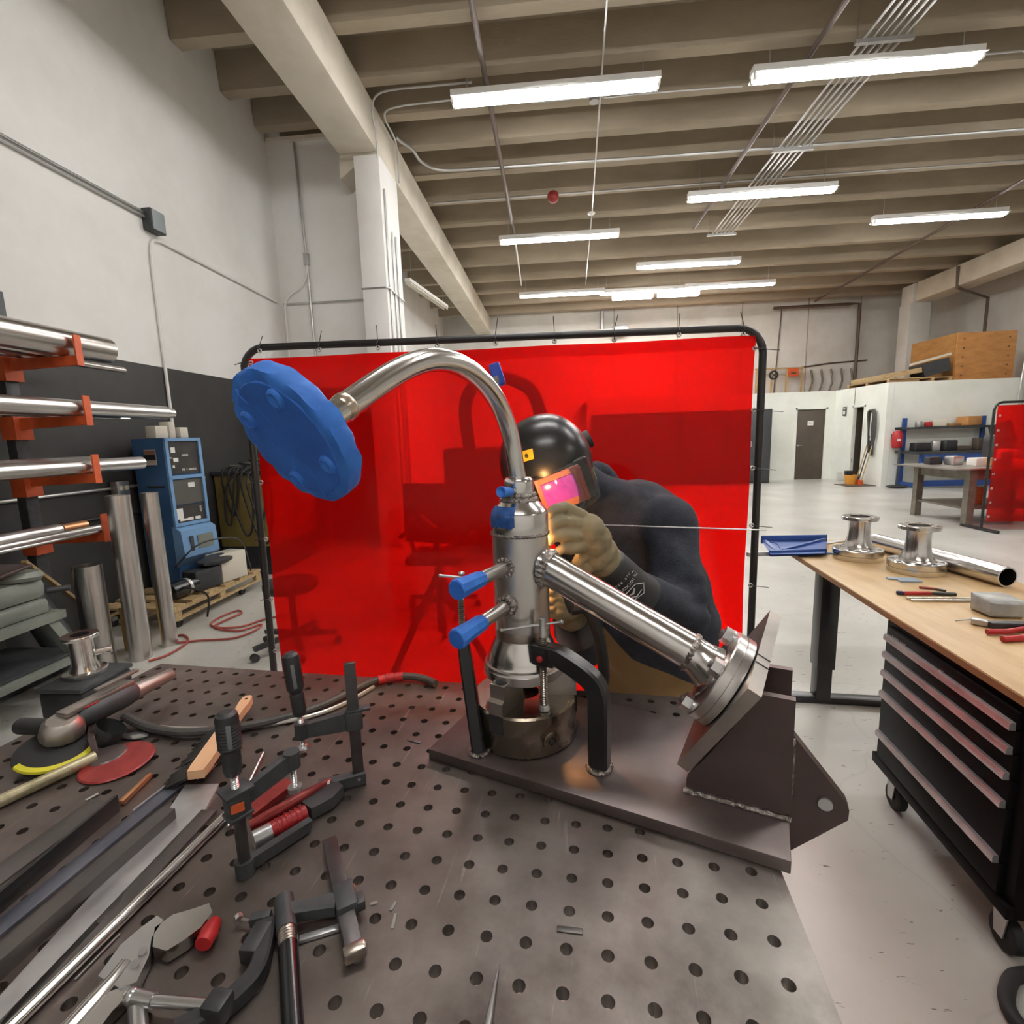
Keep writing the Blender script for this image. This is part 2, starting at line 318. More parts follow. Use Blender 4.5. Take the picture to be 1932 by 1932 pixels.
K['visor'] = clear_mat()
K['lens'] = mk('auto_dark_lens', S(150, 62, 210), .12, 0, S(196, 96, 236), 14, spec=.8)
K['cartridge'] = mk('lens_cartridge', S(190, 130, 112), .5, 0, S(170, 112, 96), 20)
# ================================================================== THE SETTING
XL, XR, YF, YB, ZC = -3.95, 12.8, -6.0, 18.8, 6.15
struct('floor', M().box((( XL+XR)/2, (YF+YB)/2, -.1), (XR-XL+.6, YB-YF+.6, .2)), K['floor'])
ceil = struct('ceiling', M().box(((XL+XR)/2, (YF+YB)/2, ZC+.1), (XR-XL+.6, YB-YF+.6, .2)), K['conc'])
stems = [-5.2, -4.1, -3.1, -2.2, -1.3, -.5, .3, 1.1, 1.9, 2.7, 3.5, 4.25, 5.0, 5.79, 6.59, 7.29, 8.02, 8.86, 9.78, 10.78, 11.89, 13.21, 14.52, 15.66, 17.0, 18.2]
for y in stems:
    pr = [(-.165, 0), (0, 0), (.05, .42), (-.215, .42)]
    m = M(); m.prism(pr, ((XL+XR)/2, y, 5.75), (0, 1, 0), (0, 0, 1), XR-XL-.02); struct('joist', m, K['conc'], ceil)
# girders and columns
g = struct('girder', M().box((-2.46, (YF+6.9)/2, 5.475), (.52, 6.9-YF, .55), bev=.02), K['cream'])
struct('girder', M().box((-2.46, (7.66+18.7)/2, 5.475), (.52, 18.7-7.66, .55), bev=.02), K['cream'])
struct('girder', M().box((11.3, (YF+16.9)/2, 5.475), (.6, 16.9-YF, .55), bev=.02), K['cream'])
c_ = struct('column', M().box((-2.36, 7.28, 2.59), (.34, .76, 5.18), bev=.012), K['wall'])
struct('column_head', M().box((-2.46, 7.28, 5.46), (.52, .75, .56), bev=.02), K['cream'], c_)
struct('bracket', M().prism([(0, 0), (.3, .2), (.3, .24), (0, .24)], (-2.76, 7.2, 4.96), (1, 0, 0), (0, 0, 1), .4), K['cream'], c_)
c2_ = struct('column', M().box((11.2, 17.2, 2.59), (.6, .5, 5.18), bev=.012), K['wallgrey'])
struct('column_head', M().box((11.3, 17.2, 5.46), (.7, .55, .56), bev=.02), K['wallgrey'], c2_)
# walls
wl = struct('wall_left', M().box((XL-.1, (YF+YB)/2, 3.1), (.2, YB-YF, 6.3)), K['wall'])
struct('painted_band', M().box((XL+.002, (YF+7.3)/2, 1.16), (.008, 7.3-YF, 2.32)), K['black_wall'], wl)
wp = struct('wall_partition', M().box(((XL-2.53)/2, 7.5, 2.86), (-2.53-XL, .2, 5.72)), K['wall'])
struct('painted_band', M().box(((XL-2.53)/2, 7.398, 1.16), (-2.53-XL, .008, 2.32)), K['black_wall'], wp)
struct('trim_1', M().box((-3.2, 7.37, 5.7), (1.45, .06, .05)), K['cream'])
struct('wall_back', M().box(((XL+XR)/2, YB+.1, 3.1), (XR-XL+.4, .2, 6.3)), K['wallgrey'])
for x in (2.2, 4.4, 6.6, 8.8, 10.5): struct('panel_joint', M().box((x, YB-.004, 3.1), (.03, .012, 5.6)), K['conc'], bpy.data.objects['wall_back'])
struct('wall_right', M().box((XR+.1, (YF+YB)/2, 3.1), (.2, YB-YF, 6.3)), K['wallgrey'])
struct('wall_front', M().box(((XL+XR)/2, YF-.1, 3.1), (XR-XL+.4, .2, 6.3)), K['wall'])
# low office block along the far wall
ZO = 2.54
K['office'] = mk('office_paint', S(232, 234, 226), .7, 0, S(222, 224, 214), 1.5, 4, .4, .7)
of = struct('wall_office_far', M().box(((1.0+7.06)/2, 15.52, ZO/2), (7.06-1.0, .14, ZO)), K['office'])
struct('wall_panel', M().box((7.47, 15.52, (2.05+ZO)/2), (.82, .14, ZO-2.05)), K['office'], of)
struct('wall_panel', M().box((8.03, 15.52, ZO/2), (.3, .14, ZO)), K['office'], of)
os_ = struct('wall_office_side', M().box((8.19, 14.98, ZO/2), (.14, .94, ZO)), K['office'])
struct('wall_panel', M().box((8.19, 14.28, (2.03+ZO)/2), (.14, .5, ZO-2.03)), K['office'], os_)
struct('wall_panel', M().box((8.19, 13.6, ZO/2), (.14, .86, ZO)), K['office'], os_)
struct('wall_office_near', M().box(((8.265+XR)/2, 13.24, ZO/2), (XR-8.265, .14, ZO)), K['office'])
struct('office_roof', M().box(((8.13+XR)/2, 16.0, ZO-.03), (XR-8.13, 5.5, .06)), K['ply'])
struct('office_roof', M().box(((1.0+8.12)/2, 17.2, ZO-.03), (8.12-1.0, 3.2, .06)), K['ply'])
struct('doorway_backdrop', M().box((8.8, 14.3, 1.0), (.02, 1.6, 2.4)), K['black_wall'], os_)  # black sheet set inside the office, backing the open doorway
d1 = struct('door_1', M().box((7.47, 15.5, 1.01), (.8, .05, 2.02), bev=.004), K['brown'])
P('door_handle', M().cyl((7.13, 15.43, 1.0), (7.13, 15.48, 1.0), .03, n=12).bar((7.13, 15.43, 1.0), (7.25, 15.43, 1.0), .02, .02), K['galv'], d1)
P('door_sign', M().box((7.47, 15.47, 1.64), (.16, .006, .13)), K['paper'], d1)
text('door_number', 'S-1', .075, (7.47, 15.462, 1.64), (1, 0, 0), (0, 0, 1), K['blk'], d1)
fr = M()
for x in (7.05, 7.89): fr.box((x, 15.45, 1.03), (.05, .04, 2.1))
fr.box((7.47, 15.45, 2.06), (.89, .04, .05)); P('door_frame', fr, K['office'], d1)
d2 = struct('door_2', M().box((8.5, 14.53, 1.0), (.62, .045, 2.0)), K['brown'])
fr = M()
for y in (14.03, 14.54): fr.box((8.13, y, 1.02), (.06, .05, 2.06))
fr.box((8.13, 14.285, 2.04), (.06, .56, .05)); P('door_frame', fr, K['office'], d2)
P('hinge', M().box((8.14, 14.515, 1.5), (.02, .02, .1)).box((8.14, 14.515, .6), (.02, .02, .1)), K['galv'], d2)
sg = tag(P('wall_sign', M().box((8.1, 14.93, 1.93), (.012, .16, .24)), K['dgrey']), 'small dark square sign on the white wall beside the open doorway', 'sign')
P('sign_plate', M().box((8.092, 14.93, 1.9), (.006, .1, .1)).box((8.092, 14.93, 2.0), (.006, .1, .03)), K['paper'], sg)
# ================================================================== CEILING LIGHTS
def fixture(L):
    r = thing('ceiling_light', 'x', 'light')
    h = M().box((0, 0, .05), (L, .13, .075), bev=.006); P('housing', h, K['white'], r, True)
    rf = M(); rf.prism([(-.12, .0), (-.03, .03), (.03, .03), (.12, .0), (.125, .006), (.03, .036), (-.03, .036), (-.125, .006)], (0, 0, -.02), (0, 1, 0), (0, 0, 1), L-.02); P('reflector', rf, K['white'], r, True)
    for y in (-.05, .05):
        P('tube', M().cyl((-L/2+.05, y, -.035), (L/2-.05, y, -.035), .022, n=8), K['tube'], r, True)
        for x in (-L/2+.025, L/2-.025): P('tube_socket', M().box((x, y, -.025), (.03, .05, .06), bev=.004), K['white'], r, True)
    for x in (-L*.42, L*.42): P('hanger', M().cyl((x, 0, .08), (x, 0, .55), .006, n=6), K['galv'], r, True)
    return r
f8 = fixture(2.44); f8.location = (.07, 6.55, 5.5); f8['group'] = 'lit fluorescent ceiling fixtures'
f8['label'] = 'nearest lit fluorescent fixture above the red screen, left of the conduit bundle'
lst = [((.17, 10.95, 5.5), 'lit fluorescent fixture in the second row above the person, between two drop pipes'),
       ((.29, 15.08, 5.5), 'leftmost lit fluorescent fixture of the far row near the end wall'),
       ((3.54, 6.6, 5.5), 'largest lit fluorescent fixture at upper right, crossed behind by the conduit bundle'),
       ((3.6, 9.58, 5.5), 'lit fluorescent fixture in front of the lower half of the conduit bundle'),
       ((3.29, 13.1, 5.5), 'lit fluorescent fixture just above the far row, below the conduit bundle end'),
       ((7.55, 11.15, 5.5), 'rightmost lit fluorescent fixture near the right girder'),
       ((2.6, 15.26, 5.5), 'second lit fluorescent fixture from the left in the far row'),
       ((4.95, 15.16, 5.5), 'rightmost lit fluorescent fixture of the far row')]
for lo, lb in lst: dup(f8, lo, 0, lb)
for k, (x, y) in enumerate([(.1, 2.2), (3.55, 2.2), (.1, -2.2), (7.4, 6.6), (7.4, -2.2)]):
    o = dup(f8, (x, y, 5.5), 0, 'lit fluorescent fixture overhead, outside the picture'); o['group'] = 'fixtures behind the camera'
f4 = fixture(1.2); f4.location = (2.37, 15.72, 5.46); f4['group'] = 'lit fluorescent ceiling fixtures'; f4['label'] = 'short lit fixture below the far row, left one of two'
dup(f4, (3.68, 15.68, 5.46), 0, 'short lit fixture below the far row, right one of two')
un = thing('ceiling_light', 'unlit twin tube fixture hanging askew left of the far girder', 'light', (-2.98, 12.6, 4.95), R(82))
P('housing', M().box((0, 0, .05), (2.44, .13, .07), bev=.006), K['white'], un, True)
for y in (-.05, .05): P('tube', M().cyl((-1.18, y, -.02), (1.18, y, -.02), .02, n=8), K['ivory'], un, True)
for x in (-1.0, 1.0): P('hanger', M().cyl((x, 0, .08), (x, 0, .8), .006, n=6), K['galv'], un, True)
# ================================================================== CONDUITS AND PIPES UNDER THE CEILING
def run(name, label, cat_, pts, r, mat, n=8, k=1, group=None):
    return solo(name, label, cat_, M().tube(cat(pts, k) if k > 1 else pts, r, n), mat, group)
b = thing('conduit_bundle', 'bundle of six bright parallel conduits on hanging struts, upper right ceiling', 'conduit', (3.6, 8, 5.6))
for i in range(6): P('conduit', M().cyl((3.38+.086*i, -2, 5.655), (3.44+.081*i, 11.75, 5.655), .014, n=8), K['galv'], b)
for y in (1.6, 4.5, 6.4, 8.5, 11.7):
    st = P('strut', M().box((3.62, y, 5.62), (.6, .045, .04)), K['galv'], b)
    for x in (3.345, 3.9): P('hanger_rod', M().cyl((x, y, 5.6), (x, y, 6.12), .006, n=6), K['galv'], st)
K['brownpipe'] = mk('sprinkler_pipe', S(92, 76, 66), .5)
run('sprinkler_pipe', 'brown pipe running lengthwise above the left ceiling light', 'pipe', [(-.66, -5, 5.67), (-.75, 11.2, 5.67)], .032, K['brownpipe'])
run('sprinkler_pipe', 'brown diagonal pipe left of the conduit bundle', 'pipe', [(2.9, -5, 5.67), (2.97, 11.4, 5.67)], .032, K['brownpipe'])
run('sprinkler_pipe', 'brown pipe passing behind the rightmost ceiling light', 'pipe', [(7.9, 0, 5.67), (8.24, 10.2, 5.67), (8.7, 16.55, 5.67), (8.75, 18.3, 5.67)], .032, K['brownpipe'])
run('light_conduit', 'thin pale conduit running lengthwise from top centre over the red bell', 'conduit', [(.5, -5, 5.7), (.59, 5.63, 5.7), (.8, 10.4, 5.7), (.97, 15.1, 5.7)], .012, K['galv'])
run('drop_pipe', 'short pale pipe hanging left above the second ceiling light', 'pipe', [(-.76, 11.5, 5.735), (-.84, 14.9, 5.735)], .02, K['white'])
run('cross_conduit', 'thick silver conduit running across the ceiling with a bend at the column', 'conduit',
    cat([(-2.15, 7.62, 5.75), (-2.1, 7.7, 5.73), (-2.0, 7.9, 5.73), (-1.95, 8.25, 5.73), (-1.74, 8.5, 5.725), (-1.33, 8.56, 5.725)], 5)+[V((2, 8.62, 5.725)), V((12.7, 8.66, 5.725))], .022, K['galv'])
run('cross_conduit', 'thin conduit running across the ceiling through the red bell', 'conduit', [(-2.1, 9.64, 5.733), (12.7, 9.6, 5.733)], .014, K['galv'])
run('cross_conduit', 'thin conduit above the nearest ceiling light, curving down beside the column', 'conduit',
    cat([(-2.19, 6.86, 5.1), (-2.17, 6.8, 5.35), (-2.17, 6.7, 5.6), (-2.05, 6.62, 5.69), (-1.8, 6.6, 5.71)], 5)+[V((-.9, 6.6, 5.71))], .012, K['galv'])
run('cross_conduit', 'thin conduit with a rounded corner left of the nearest ceiling light', 'conduit',
    cat([(-2.17, 7.72, 5.2), (-2.12, 7.5, 5.6), (-2.1, 7.0, 5.62), (-2.0, 6.78, 5.6), (-1.75, 6.72, 5.6)], 5)+[V((-1.15, 6.7, 5.6))], .012, K['galv'])
run('cross_conduit', 'thin conduit with drop beyond the largest ceiling light at the right edge', 'conduit', cat([(4.0, 6.9, 5.62), (4.35, 6.85, 5.68), (4.6, 6.85, 5.7), (5.0, 6.9, 5.7)], 5)+[V((9, 6.9, 5.7))], .012, K['galv'])
run('cross_conduit', 'thin conduit linking the two nearest ceiling lights', 'conduit', [(-.2, 7.05, 5.7), (.6, 7.08, 5.72), (.75, 7.08, 5.7), (1.2, 7.1, 5.72), (2.4, 7.12, 5.72)], .01, K['galv'], 8, 5)
solo('junction_box', 'round junction box where the conduits meet above the nearest light', 'box', M().cyl((.58, 7.08, 5.66), (.58, 7.08, 5.75), .06), K['galv'])
bl = thing('alarm_bell', 'small dark red alarm bell hanging on a ceiling conduit', 'bell', (.06, 9.55, 5.6))
P('gong', M().lathe([(0, 0), (.05, .01), (.09, .04), (.1, .07), (.1, .1), (0, .1)], (.06, 9.45, 5.64), (0, 1, .2), 20), K['dred'], bl)
P('back_box', M().box((.06, 9.57, 5.66), (.12, .06, .12), bev=.01), K['dred'], bl)
solo('ceiling_sprinkler', 'small white disc on the thin lengthwise conduit', 'sprinkler', M().lathe([(0, -.03), (.02, -.03), (.07, 0), (.07, .02), (0, .03)], (.78, 10.3, 5.645), (0, 0, 1), 16), K['white'])  # stands for a sprinkler head under the thin lengthwise conduit
# along the left wall, partition and column
run('wall_conduit', 'pair-run conduit sloping down the left wall to the grey box', 'conduit', [(-3.925, -5, 3.76), (-3.925, 4.92, 3.74)], .016, K['galv'])
run('wall_conduit', 'second thin conduit just above the one that ends at the grey box', 'conduit', [(-3.925, -5, 3.8), (-3.925, 4.92, 3.775)], .012, K['galv'])
jb = thing('electrical_box', 'grey electrical box on the white left wall at the conduit end', 'box', (-3.93, 5.0, 3.6))
P('box_body', M().box((-3.9, 5.0, 3.72), (.1, .18, .2), bev=.008), K['dgrey'], jb)
P('cover', M().box((-3.846, 5.0, 3.72), (.008, .16, .18), bev=.002), mk('box_grey', S(140, 148, 150), .5), jb)
run('wall_conduit', 'white conduit rising from the blue machine, bending along the left wall to the corner', 'conduit',
    [V((-3.93, 4.93, 0.02)), V((-3.93, 4.94, 3.2))]+cat([(-3.93, 4.95, 3.42), (-3.93, 4.99, 3.54), (-3.93, 5.1, 3.575)], 5)+[V((-3.93, 7.25, 3.53))], .016, K['white'])
run('wall_conduit', 'white conduit dropping in the wall corner behind the red screen', 'conduit', [V((-3.88, 7.36, .02)), V((-3.88, 7.36, 3.3))]+cat([(-3.88, 7.36, 3.5), (-3.8, 7.36, 3.64), (-3.6, 7.36, 3.75), (-3.5, 7.36, 3.95), (-3.49, 7.36, 4.1)], 4), .016, K['white'])
run('wall_conduit', 'vertical conduit up the white partition wall left of the column', 'conduit', [(-3.47, 7.37, .02), (-3.49, 7.37, 4.1), (-3.53, 7.37, 5.65)], .018, K['galv'])
solo('conduit_fitting', 'small fitting on the vertical conduit of the partition wall', 'fitting', M().box((-3.49, 7.36, 4.12), (.07, .06, .16), bev=.008), K['galv'])
run('wall_conduit', 'thin horizontal conduit across partition wall and column', 'conduit', [(-3.9, 7.37, 3.53), (-2.6, 7.37, 3.53), (-2.54, 7.2, 3.54), (-2.53, 6.89, 3.54), (-2.2, 6.88, 3.54), (-2.17, 6.9, 3.54), (-2.17, 7.6, 3.54)], .012, K['galv'])
for i, (yy, nm) in enumerate([(7.0, 'front'), (7.22, 'middle'), (7.4, 'rear')]):
    run('column_conduit', 'grey conduit on the bright side of the column, %s one of three' % nm, 'conduit', [(-2.175, yy, .02), (-2.175, yy, 4.35+.45*(i == 0))], .014, K['galv'])
run('far_conduit', 'dark pipe in far right corner standing on the office roof', 'pipe', [(10.35, 18.6, 2.56), (10.35, 18.6, 5.6), (9.9, 18.4, 5.55), (7.5, 18.45, 5.55)], .05, K['brownpipe'])
run('far_conduit', 'dark pipe on the right wall beside the plywood crate, bending under girder', 'pipe', [(12.5, 16.2, 2.6), (12.5, 16.2, 5.05), (11.0, 15.3, 5.15), (10.97, 15.3, 5.7)], .04, K['brownpipe'])
run('far_conduit', 'thin dark conduit on the far wall above the wooden frames', 'conduit', [(8.2, 18.765, 3.55), (9.6, 18.765, 3.7), (10.8, 18.765, 3.75)], .025, K['brownpipe'])
run('far_conduit', 'thin dark line on far wall just right of the red screen', 'conduit', [(7.75, 18.77, 2.54), (7.9, 18.77, 5.6)], .02, K['brownpipe'])
# ================================================================== WELDING TABLE
TA = R(-5.845); EX = V((math.cos(TA), math.sin(TA), 0)); EY = V((-math.sin(TA), math.cos(TA), 0))
U0, U1, V0, V1 = -1.29, .246, .2, 1.17
def tw(u, v, z=ZT): return EX*u + EY*v + V((0, 0, z))
tcu, tcv = (U0+U1)/2, (V0+V1)/2
tbl = thing('welding_table', 'large dark steel welding table with a grid of round holes', 'table', tw(tcu, tcv, 0), TA)
def table_top():
    m = M(); s = .0508; r = .00795; n = 16; th = .019; vs = m.v; fs = m.f
    for c in range(-25, 5):
        for q in range(-8, 11):
            u, v = c*s+.0007, .7338-q*s
            a0 = U0 if c == -25 else u-s/2; a1 = U1 if c == 4 else u+s/2
            b0 = V0 if q == 10 else v-s/2; b1 = V1 if q == -8 else v+s/2
            o = len(vs)
            for z in (ZT, ZT-th):
                for j in range(n):
                    t = 2*math.pi*j/n; vs.append(V((u+r*math.cos(t)-tcu, v+r*math.sin(t)-tcv, z)))
            for z in (ZT, ZT-th):
                for j in range(n):
                    t = 2*math.pi*(j)/n; cx, sy = math.cos(t), math.sin(t); k = 1/max(abs(cx), abs(sy)); cx *= k; sy *= k
                    x = u+(a1-u)*cx if cx > 0 else u+(u-a0)*cx; y = v+(b1-v)*sy if sy > 0 else v+(v-b0)*sy
                    vs.append(V((x-tcu, y-tcv, z)))
            for j in range(n):
                k = (j+1) % n
                fs.append((o+j, o+2*n+j, o+2*n+k, o+k)); fs.append((o+n+j, o+n+k, o+3*n+k, o+3*n+j)); fs.append((o+j, o+k, o+n+k, o+n+j))
    hu, hv = (U1-U0)/2, (V1-V0)/2
    for (x0, y0, x1, y1) in ((-hu, -hv, hu, -hv), (hu, -hv, hu, hv), (hu, hv, -hu, hv), (-hu, hv, -hu, -hv)):
        m.add([(x0, y0, ZT-th), (x1, y1, ZT-th), (x1, y1, ZT), (x0, y0, ZT)], [(0, 1, 2, 3)])
    return m
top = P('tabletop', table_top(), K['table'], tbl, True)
hu, hv = (U1-U0)/2, (V1-V0)/2
ap = M()
for s_ in (-1, 1):
    ap.box((0, s_*(hv-.06), ZT-.08), (2*hu-.1, .012, .12)); ap.box((s_*(hu-.06), 0, ZT-.08), (.012, 2*hv-.12, .12))
P('apron', ap, K['iron'], tbl, True)
for a in (-1, 1):
    for b in (-1, 1):
        lg = P('leg', M().box((a*(hu-.09), b*(hv-.09), (ZT-.02)/2+.01), (.075, .075, ZT-.04)), K['blkpaint'], tbl, True)
        P('foot', M().cyl((a*(hu-.09), b*(hv-.09), 0), (a*(hu-.09), b*(hv-.09), .02), .05), K['rubber'], lg, True)
# ================================================================== WELDING FIXTURE ON THE TABLE
E1 = V((math.cos(R(-22)), math.sin(R(-22)), 0)); E2 = V((-E1.y, E1.x, 0)); A0 = V((-.259, .891, 0)); ZP = ZT+.022; UZ = V((0, 0, 1))
def pf(s, k, z): return A0+E1*s+E2*k+V((0, 0, z))
K['thread'] = mk('threaded_steel', S(128, 118, 108), .3, .9)
K['gold2'] = mk('straw_heat_tint', (.6, .52, .42, 1), .3, 1)
fx = thing('welding_fixture', 'thick dark steel base plate with angled mounting bracket and lug, on the welding table', 'fixture', pf(.31, .15, ZT))
Rp = Matrix((E1, E2, UZ)).transposed()
P('base_plate', M().box(pf(.315, .155, ZT+.0115), (.63, .31, .021), Rp, bev=.0015), K['iron'], fx)
for k in (.093, .2):
    g_ = P('gusset', M().prism([(.476, ZP), (.63, ZP), (.63, 1.112), (.585, 1.112), (.476, .935)], pf(0, k, 0), E1, UZ, .013), K['iron2'], fx)
    w_ = M().tube([pf(.472+.16*i/20, k-.009, ZP+.003+.0012*math.sin(i*2.4)) for i in range(21)], .0055, 6); P('weld_bead', w_, K['weld'], g_)
lg = P('lug', M().prism([(.634, 1.026), (.71, .932), (.7145, .92), (.714, .903), (.634, .815)], pf(0, .145, 0), E1, UZ, .02), K['iron2'], fx)
P('weld_bead', M().tube([pf(.633, .131, ZP+.004+i*.006) for i in range(19)], [.003+.001*(i % 2) for i in range(19)], 6), K['weld'], lg)
P('bolt_hole', M().cyl(pf(.682, .131, .922), pf(.682, .159, .922), .0105, n=20), K['alu'], lg)
P('end_plate', M().prism([(.1, ZP), (.193, ZP), (.193, 1.03), (.1, 1.03)], pf(.628, 0, 0), E2, UZ, .008), K['iron2'], fx)
# angled mounting plate
MA = R(29); MD = E1*math.cos(MA)-UZ*math.sin(MA); MW = E1*math.sin(MA)+UZ*math.cos(MA)   # pipe direction and the plate's upward direction
Q = pf(.535, .14, 1.095)
ph = R(15); c_, s_ = math.cos(ph), math.sin(ph); px_, py_ = E2*c_+MW*s_, -E2*s_+MW*c_
cen = Q+E2*.027+MW*-.02
mp = P('mounting_plate', M().prism([(-.112, -.112), (.112, -.112), (.112, .112), (-.112, .112)], cen+MD*.0115, px_, py_, .021), K['grey'], fx)
for q_ in (-.045, -.025): P('score_line', M().box(cen+MD*.0115+py_*.1125+px_*q_, (.0018, .021, .001), Matrix((px_, -MD, py_)).transposed()), K['blk'], mp)
# ================================================================== LATHE CHUCK
AX = V((-.07, .966, 0))
ch = thing('lathe_chuck', 'round three-jaw lathe chuck standing on the fixture base plate', 'chuck', AX+V((0, 0, ZP)))
P('chuck_body', M().lathe([(0, ZP), (.101, ZP), (.1045, ZP+.004), (.1055, ZP+.04), (.106, ZP+.041), (.106, ZP+.081), (.1025, ZP+.085), (.03, ZP+.085), (.03, ZP+.06), (0, ZP+.06)], AX, UZ, 56), K['chuck'], ch)
for i, a in enumerate((-118, 2, 122)):
    d = V((math.cos(R(a)), math.sin(R(a)), 0)); t = V((-d.y, d.x, 0)); o = AX+V((0, 0, ZP))
    jw = P('jaw', M().prism([(.03, .085), (.106, .085), (.106, .11), (.098, .115), (.098, .142), (.066, .142), (.066, .128), (.03, .128)], o, d, UZ, .032), K['steelb'], ch)
    P('jaw_slot', M().box(o+d*.104+UZ*.066, (.006, .03, .036), Matrix((d, t, UZ)).transposed()), K['blk'], ch)
    P('jaw_screw', M().cyl(o+d*.082+UZ*.1415, o+d*.082+UZ*.1435, .012, n=20), K['blk'], jw)
for a in (-58, 62, 182):
    d = V((math.cos(R(a)), math.sin(R(a)), 0)); o = AX+V((0, 0, ZP+.033))
    ks = P('key_socket', M().lathe([(.0185, -.004), (.0185, .0035), (.0165, .0045), (.008, .0045), (.008, -.004)], o+d*.1035, d, 24), K['chuck'], ch)
    P('square_hole', M().box(o+d*.106, (.004, .011, .011), Matrix((d, V((-d.y, d.x, 0)), UZ)).transposed()), K['blk'], ks)
# ================================================================== PIPE SPOOL (the weldment)
sp = thing('pipe_spool', 'stainless steel vessel with curved gooseneck pipe, taped nozzles and slanted branch pipe', 'pipe assembly', AX+V((0, 0, 1.043)))
P('base_flange', M().lathe([(.03, 1.046), (.08, 1.046), (.0815, 1.048), (.0815, 1.064), (.08, 1.066), (.079, 1.071), (.074, 1.0725)], AX, UZ, 56), K['steelb'], sp)
P('cone_reducer', M().lathe([(.0745, 1.072), (.072, 1.076), (.0712, 1.082), (.0685, 1.092), (.062, 1.108), (.0575, 1.118), (.0556, 1.124)], AX, UZ, 56), K['steel'], sp)
def bead(name, cen_, ax, R_, r, nseg=48, amp=.25, par=sp):
    u, w_, _ = basis(ax); pts = []; rs = []
    for i in range(nseg*2):
        t = math.pi*i/nseg; pts.append(V(cen_)+(u*math.cos(t)+w_*math.sin(t))*R_); rs.append(r*(1+amp*(1 if i % 2 else -1)*random.uniform(.5, 1)))
    m = M(); k = len(pts); vs = []; a = V(ax).normalized(); n = 6
    for i, p in enumerate(pts):
        rad = (p-V(cen_)).normalized(); vs += [p+(rad*math.cos(2*math.pi*j/n)+a*math.sin(2*math.pi*j/n)*1.5)*rs[i] for j in range(n)]
    m.add(vs, [(i*n+j, i*n+(j+1) % n, ((i+1) % k)*n+(j+1) % n, ((i+1) % k)*n+j) for i in range(k) for j in range(n)])
    return P(name, m, K['weld'], par)
P('heat_band', M().lathe([(.0557, 1.122), (.0559, 1.124), (.0559, 1.14), (.0556, 1.142)], AX, UZ, 48), K['heat'], sp)
P('vessel_body', M().lathe([(.0555, 1.124), (.0555, 1.331)], AX, UZ, 64), K['steelb'], sp)
bead('weld_bead', AX+UZ*1.333, UZ, .0556, .0026)
P('vessel_cap', M().lathe([(.0555, 1.331), (.0562, 1.34), (.0562, 1.372), (.054, 1.377), (.047, 1.386), (.04, 1.393), (.037, 1.396)], AX, UZ, 64), K['steel'], sp)
nk = M().lathe([(.038, 1.394), (.036, 1.4), (.034, 1.404), (.0315, 1.409), (.03, 1.413)], AX, UZ, 40); P('neck_weld', nk, K['weld'], sp)
bead('weld_bead', AX+UZ*1.3975, UZ, .0355, .003, 30); bead('weld_bead', AX+UZ*1.407, UZ, .0315, .003, 28)
P('collar', M().lathe([(.029, 1.408), (.0295, 1.412), (.0295, 1.43), (.0285, 1.437), (.025, 1.441), (.0175, 1.442)], AX, UZ, 40), K['steel'], sp)
# gooseneck
goose = [(AX+UZ*1.436), dep(972, 880, .962), dep(968.5, 840, .95), dep(957, 795, .925), dep(938, 752, .885), dep(910, 715, .83), dep(873, 687, .775), dep(825, 673, .72), dep(780, 684, .68), dep(735, 709, .648), dep(690, 740, .619), dep(652, 768, .597), dep(605, 800, .572)]
gp = cat(goose, 8)
for _ in range(60): gp = [gp[0]]+[(gp[i-1]+gp[i]*2+gp[i+1])/4 for i in range(1, len(gp)-1)]+[gp[-1]]
P('gooseneck_pipe', M().tube(gp, .0166, 32), K['steel'], sp)
fd = (gp[-1]-gp[-6]).normalized(); fe = gp[-1]
P('hub', M().lathe([(.0168, -.012), (.0185, -.008), (.0205, .002), (.024, .014)], fe, fd, 32), K['steel'], sp)
P('pipe_weld_ring', M().lathe([(.0168, -.007), (.0176, -.005), (.0178, .003), (.0168, .006)], gp[-9], gp[-8]-gp[-10], 32), K['gold2'], sp)
# taped flange: rounded disc wrapped in tape
fd2 = fd
FLC = gp[-1]+fd*.022-RI*.008+UP*.0
def wavy_disc(o, ax, Rr, th, n=72):
    u, w_, a = basis(ax); m = M(); prof = [(0, 0), (.6, 0), (.95, 0), (1, .08), (1.005, .5), (1, .92), (.95, 1), (.5, 1), (.0, 1)]; vs = []
    for k, (r, z) in enumerate(prof):
        for j in range(n):
            t = 2*math.pi*j/n; q = Rr*r*(1+.006*math.sin(5*t+1)+.003*math.sin(11*t)) if r > .1 else 1e-5
            zz = z*th+(0 if r < .2 else .0012*math.sin(9*t+3*k)+.0008*math.sin(17*t))
            vs.append(V(o)+(u*math.cos(t)+w_*math.sin(t))*q+a*zz)
    m.add(vs, [(i*n+j, i*n+(j+1) % n, (i+1)*n+(j+1) % n, (i+1)*n+j) for i in range(len(prof)-1) for j in range(n)]); return m
FR = .083
tf = P('taped_flange', wavy_disc(FLC-fd2*.009, fd2, FR, .024), K['tape'], sp, sharp=50); tf['label'] = 'flange wrapped in blue masking tape'
u_, v_, a_ = basis(fd2); FO = FLC+fd2*.0155
P('flange_tape_disc', M().lathe([(0, .0006), (.05, .0006), (.067, .0012), (.07, .001), (.0715, -.001)], FO, fd2, 48), K['tapedark'], tf)
for i in range(4):
    t = math.pi/4+math.pi/2*i+.25; d = u_*math.cos(t)+v_*math.sin(t)
    P('bolt_hole_dimple', M().lathe([(0, -.0002), (.004, .001), (.008, .0045), (.0105, .003), (.012, -.0008)], FO+d*.058+fd2*.0008, fd2, 14), K['tape'], tf)
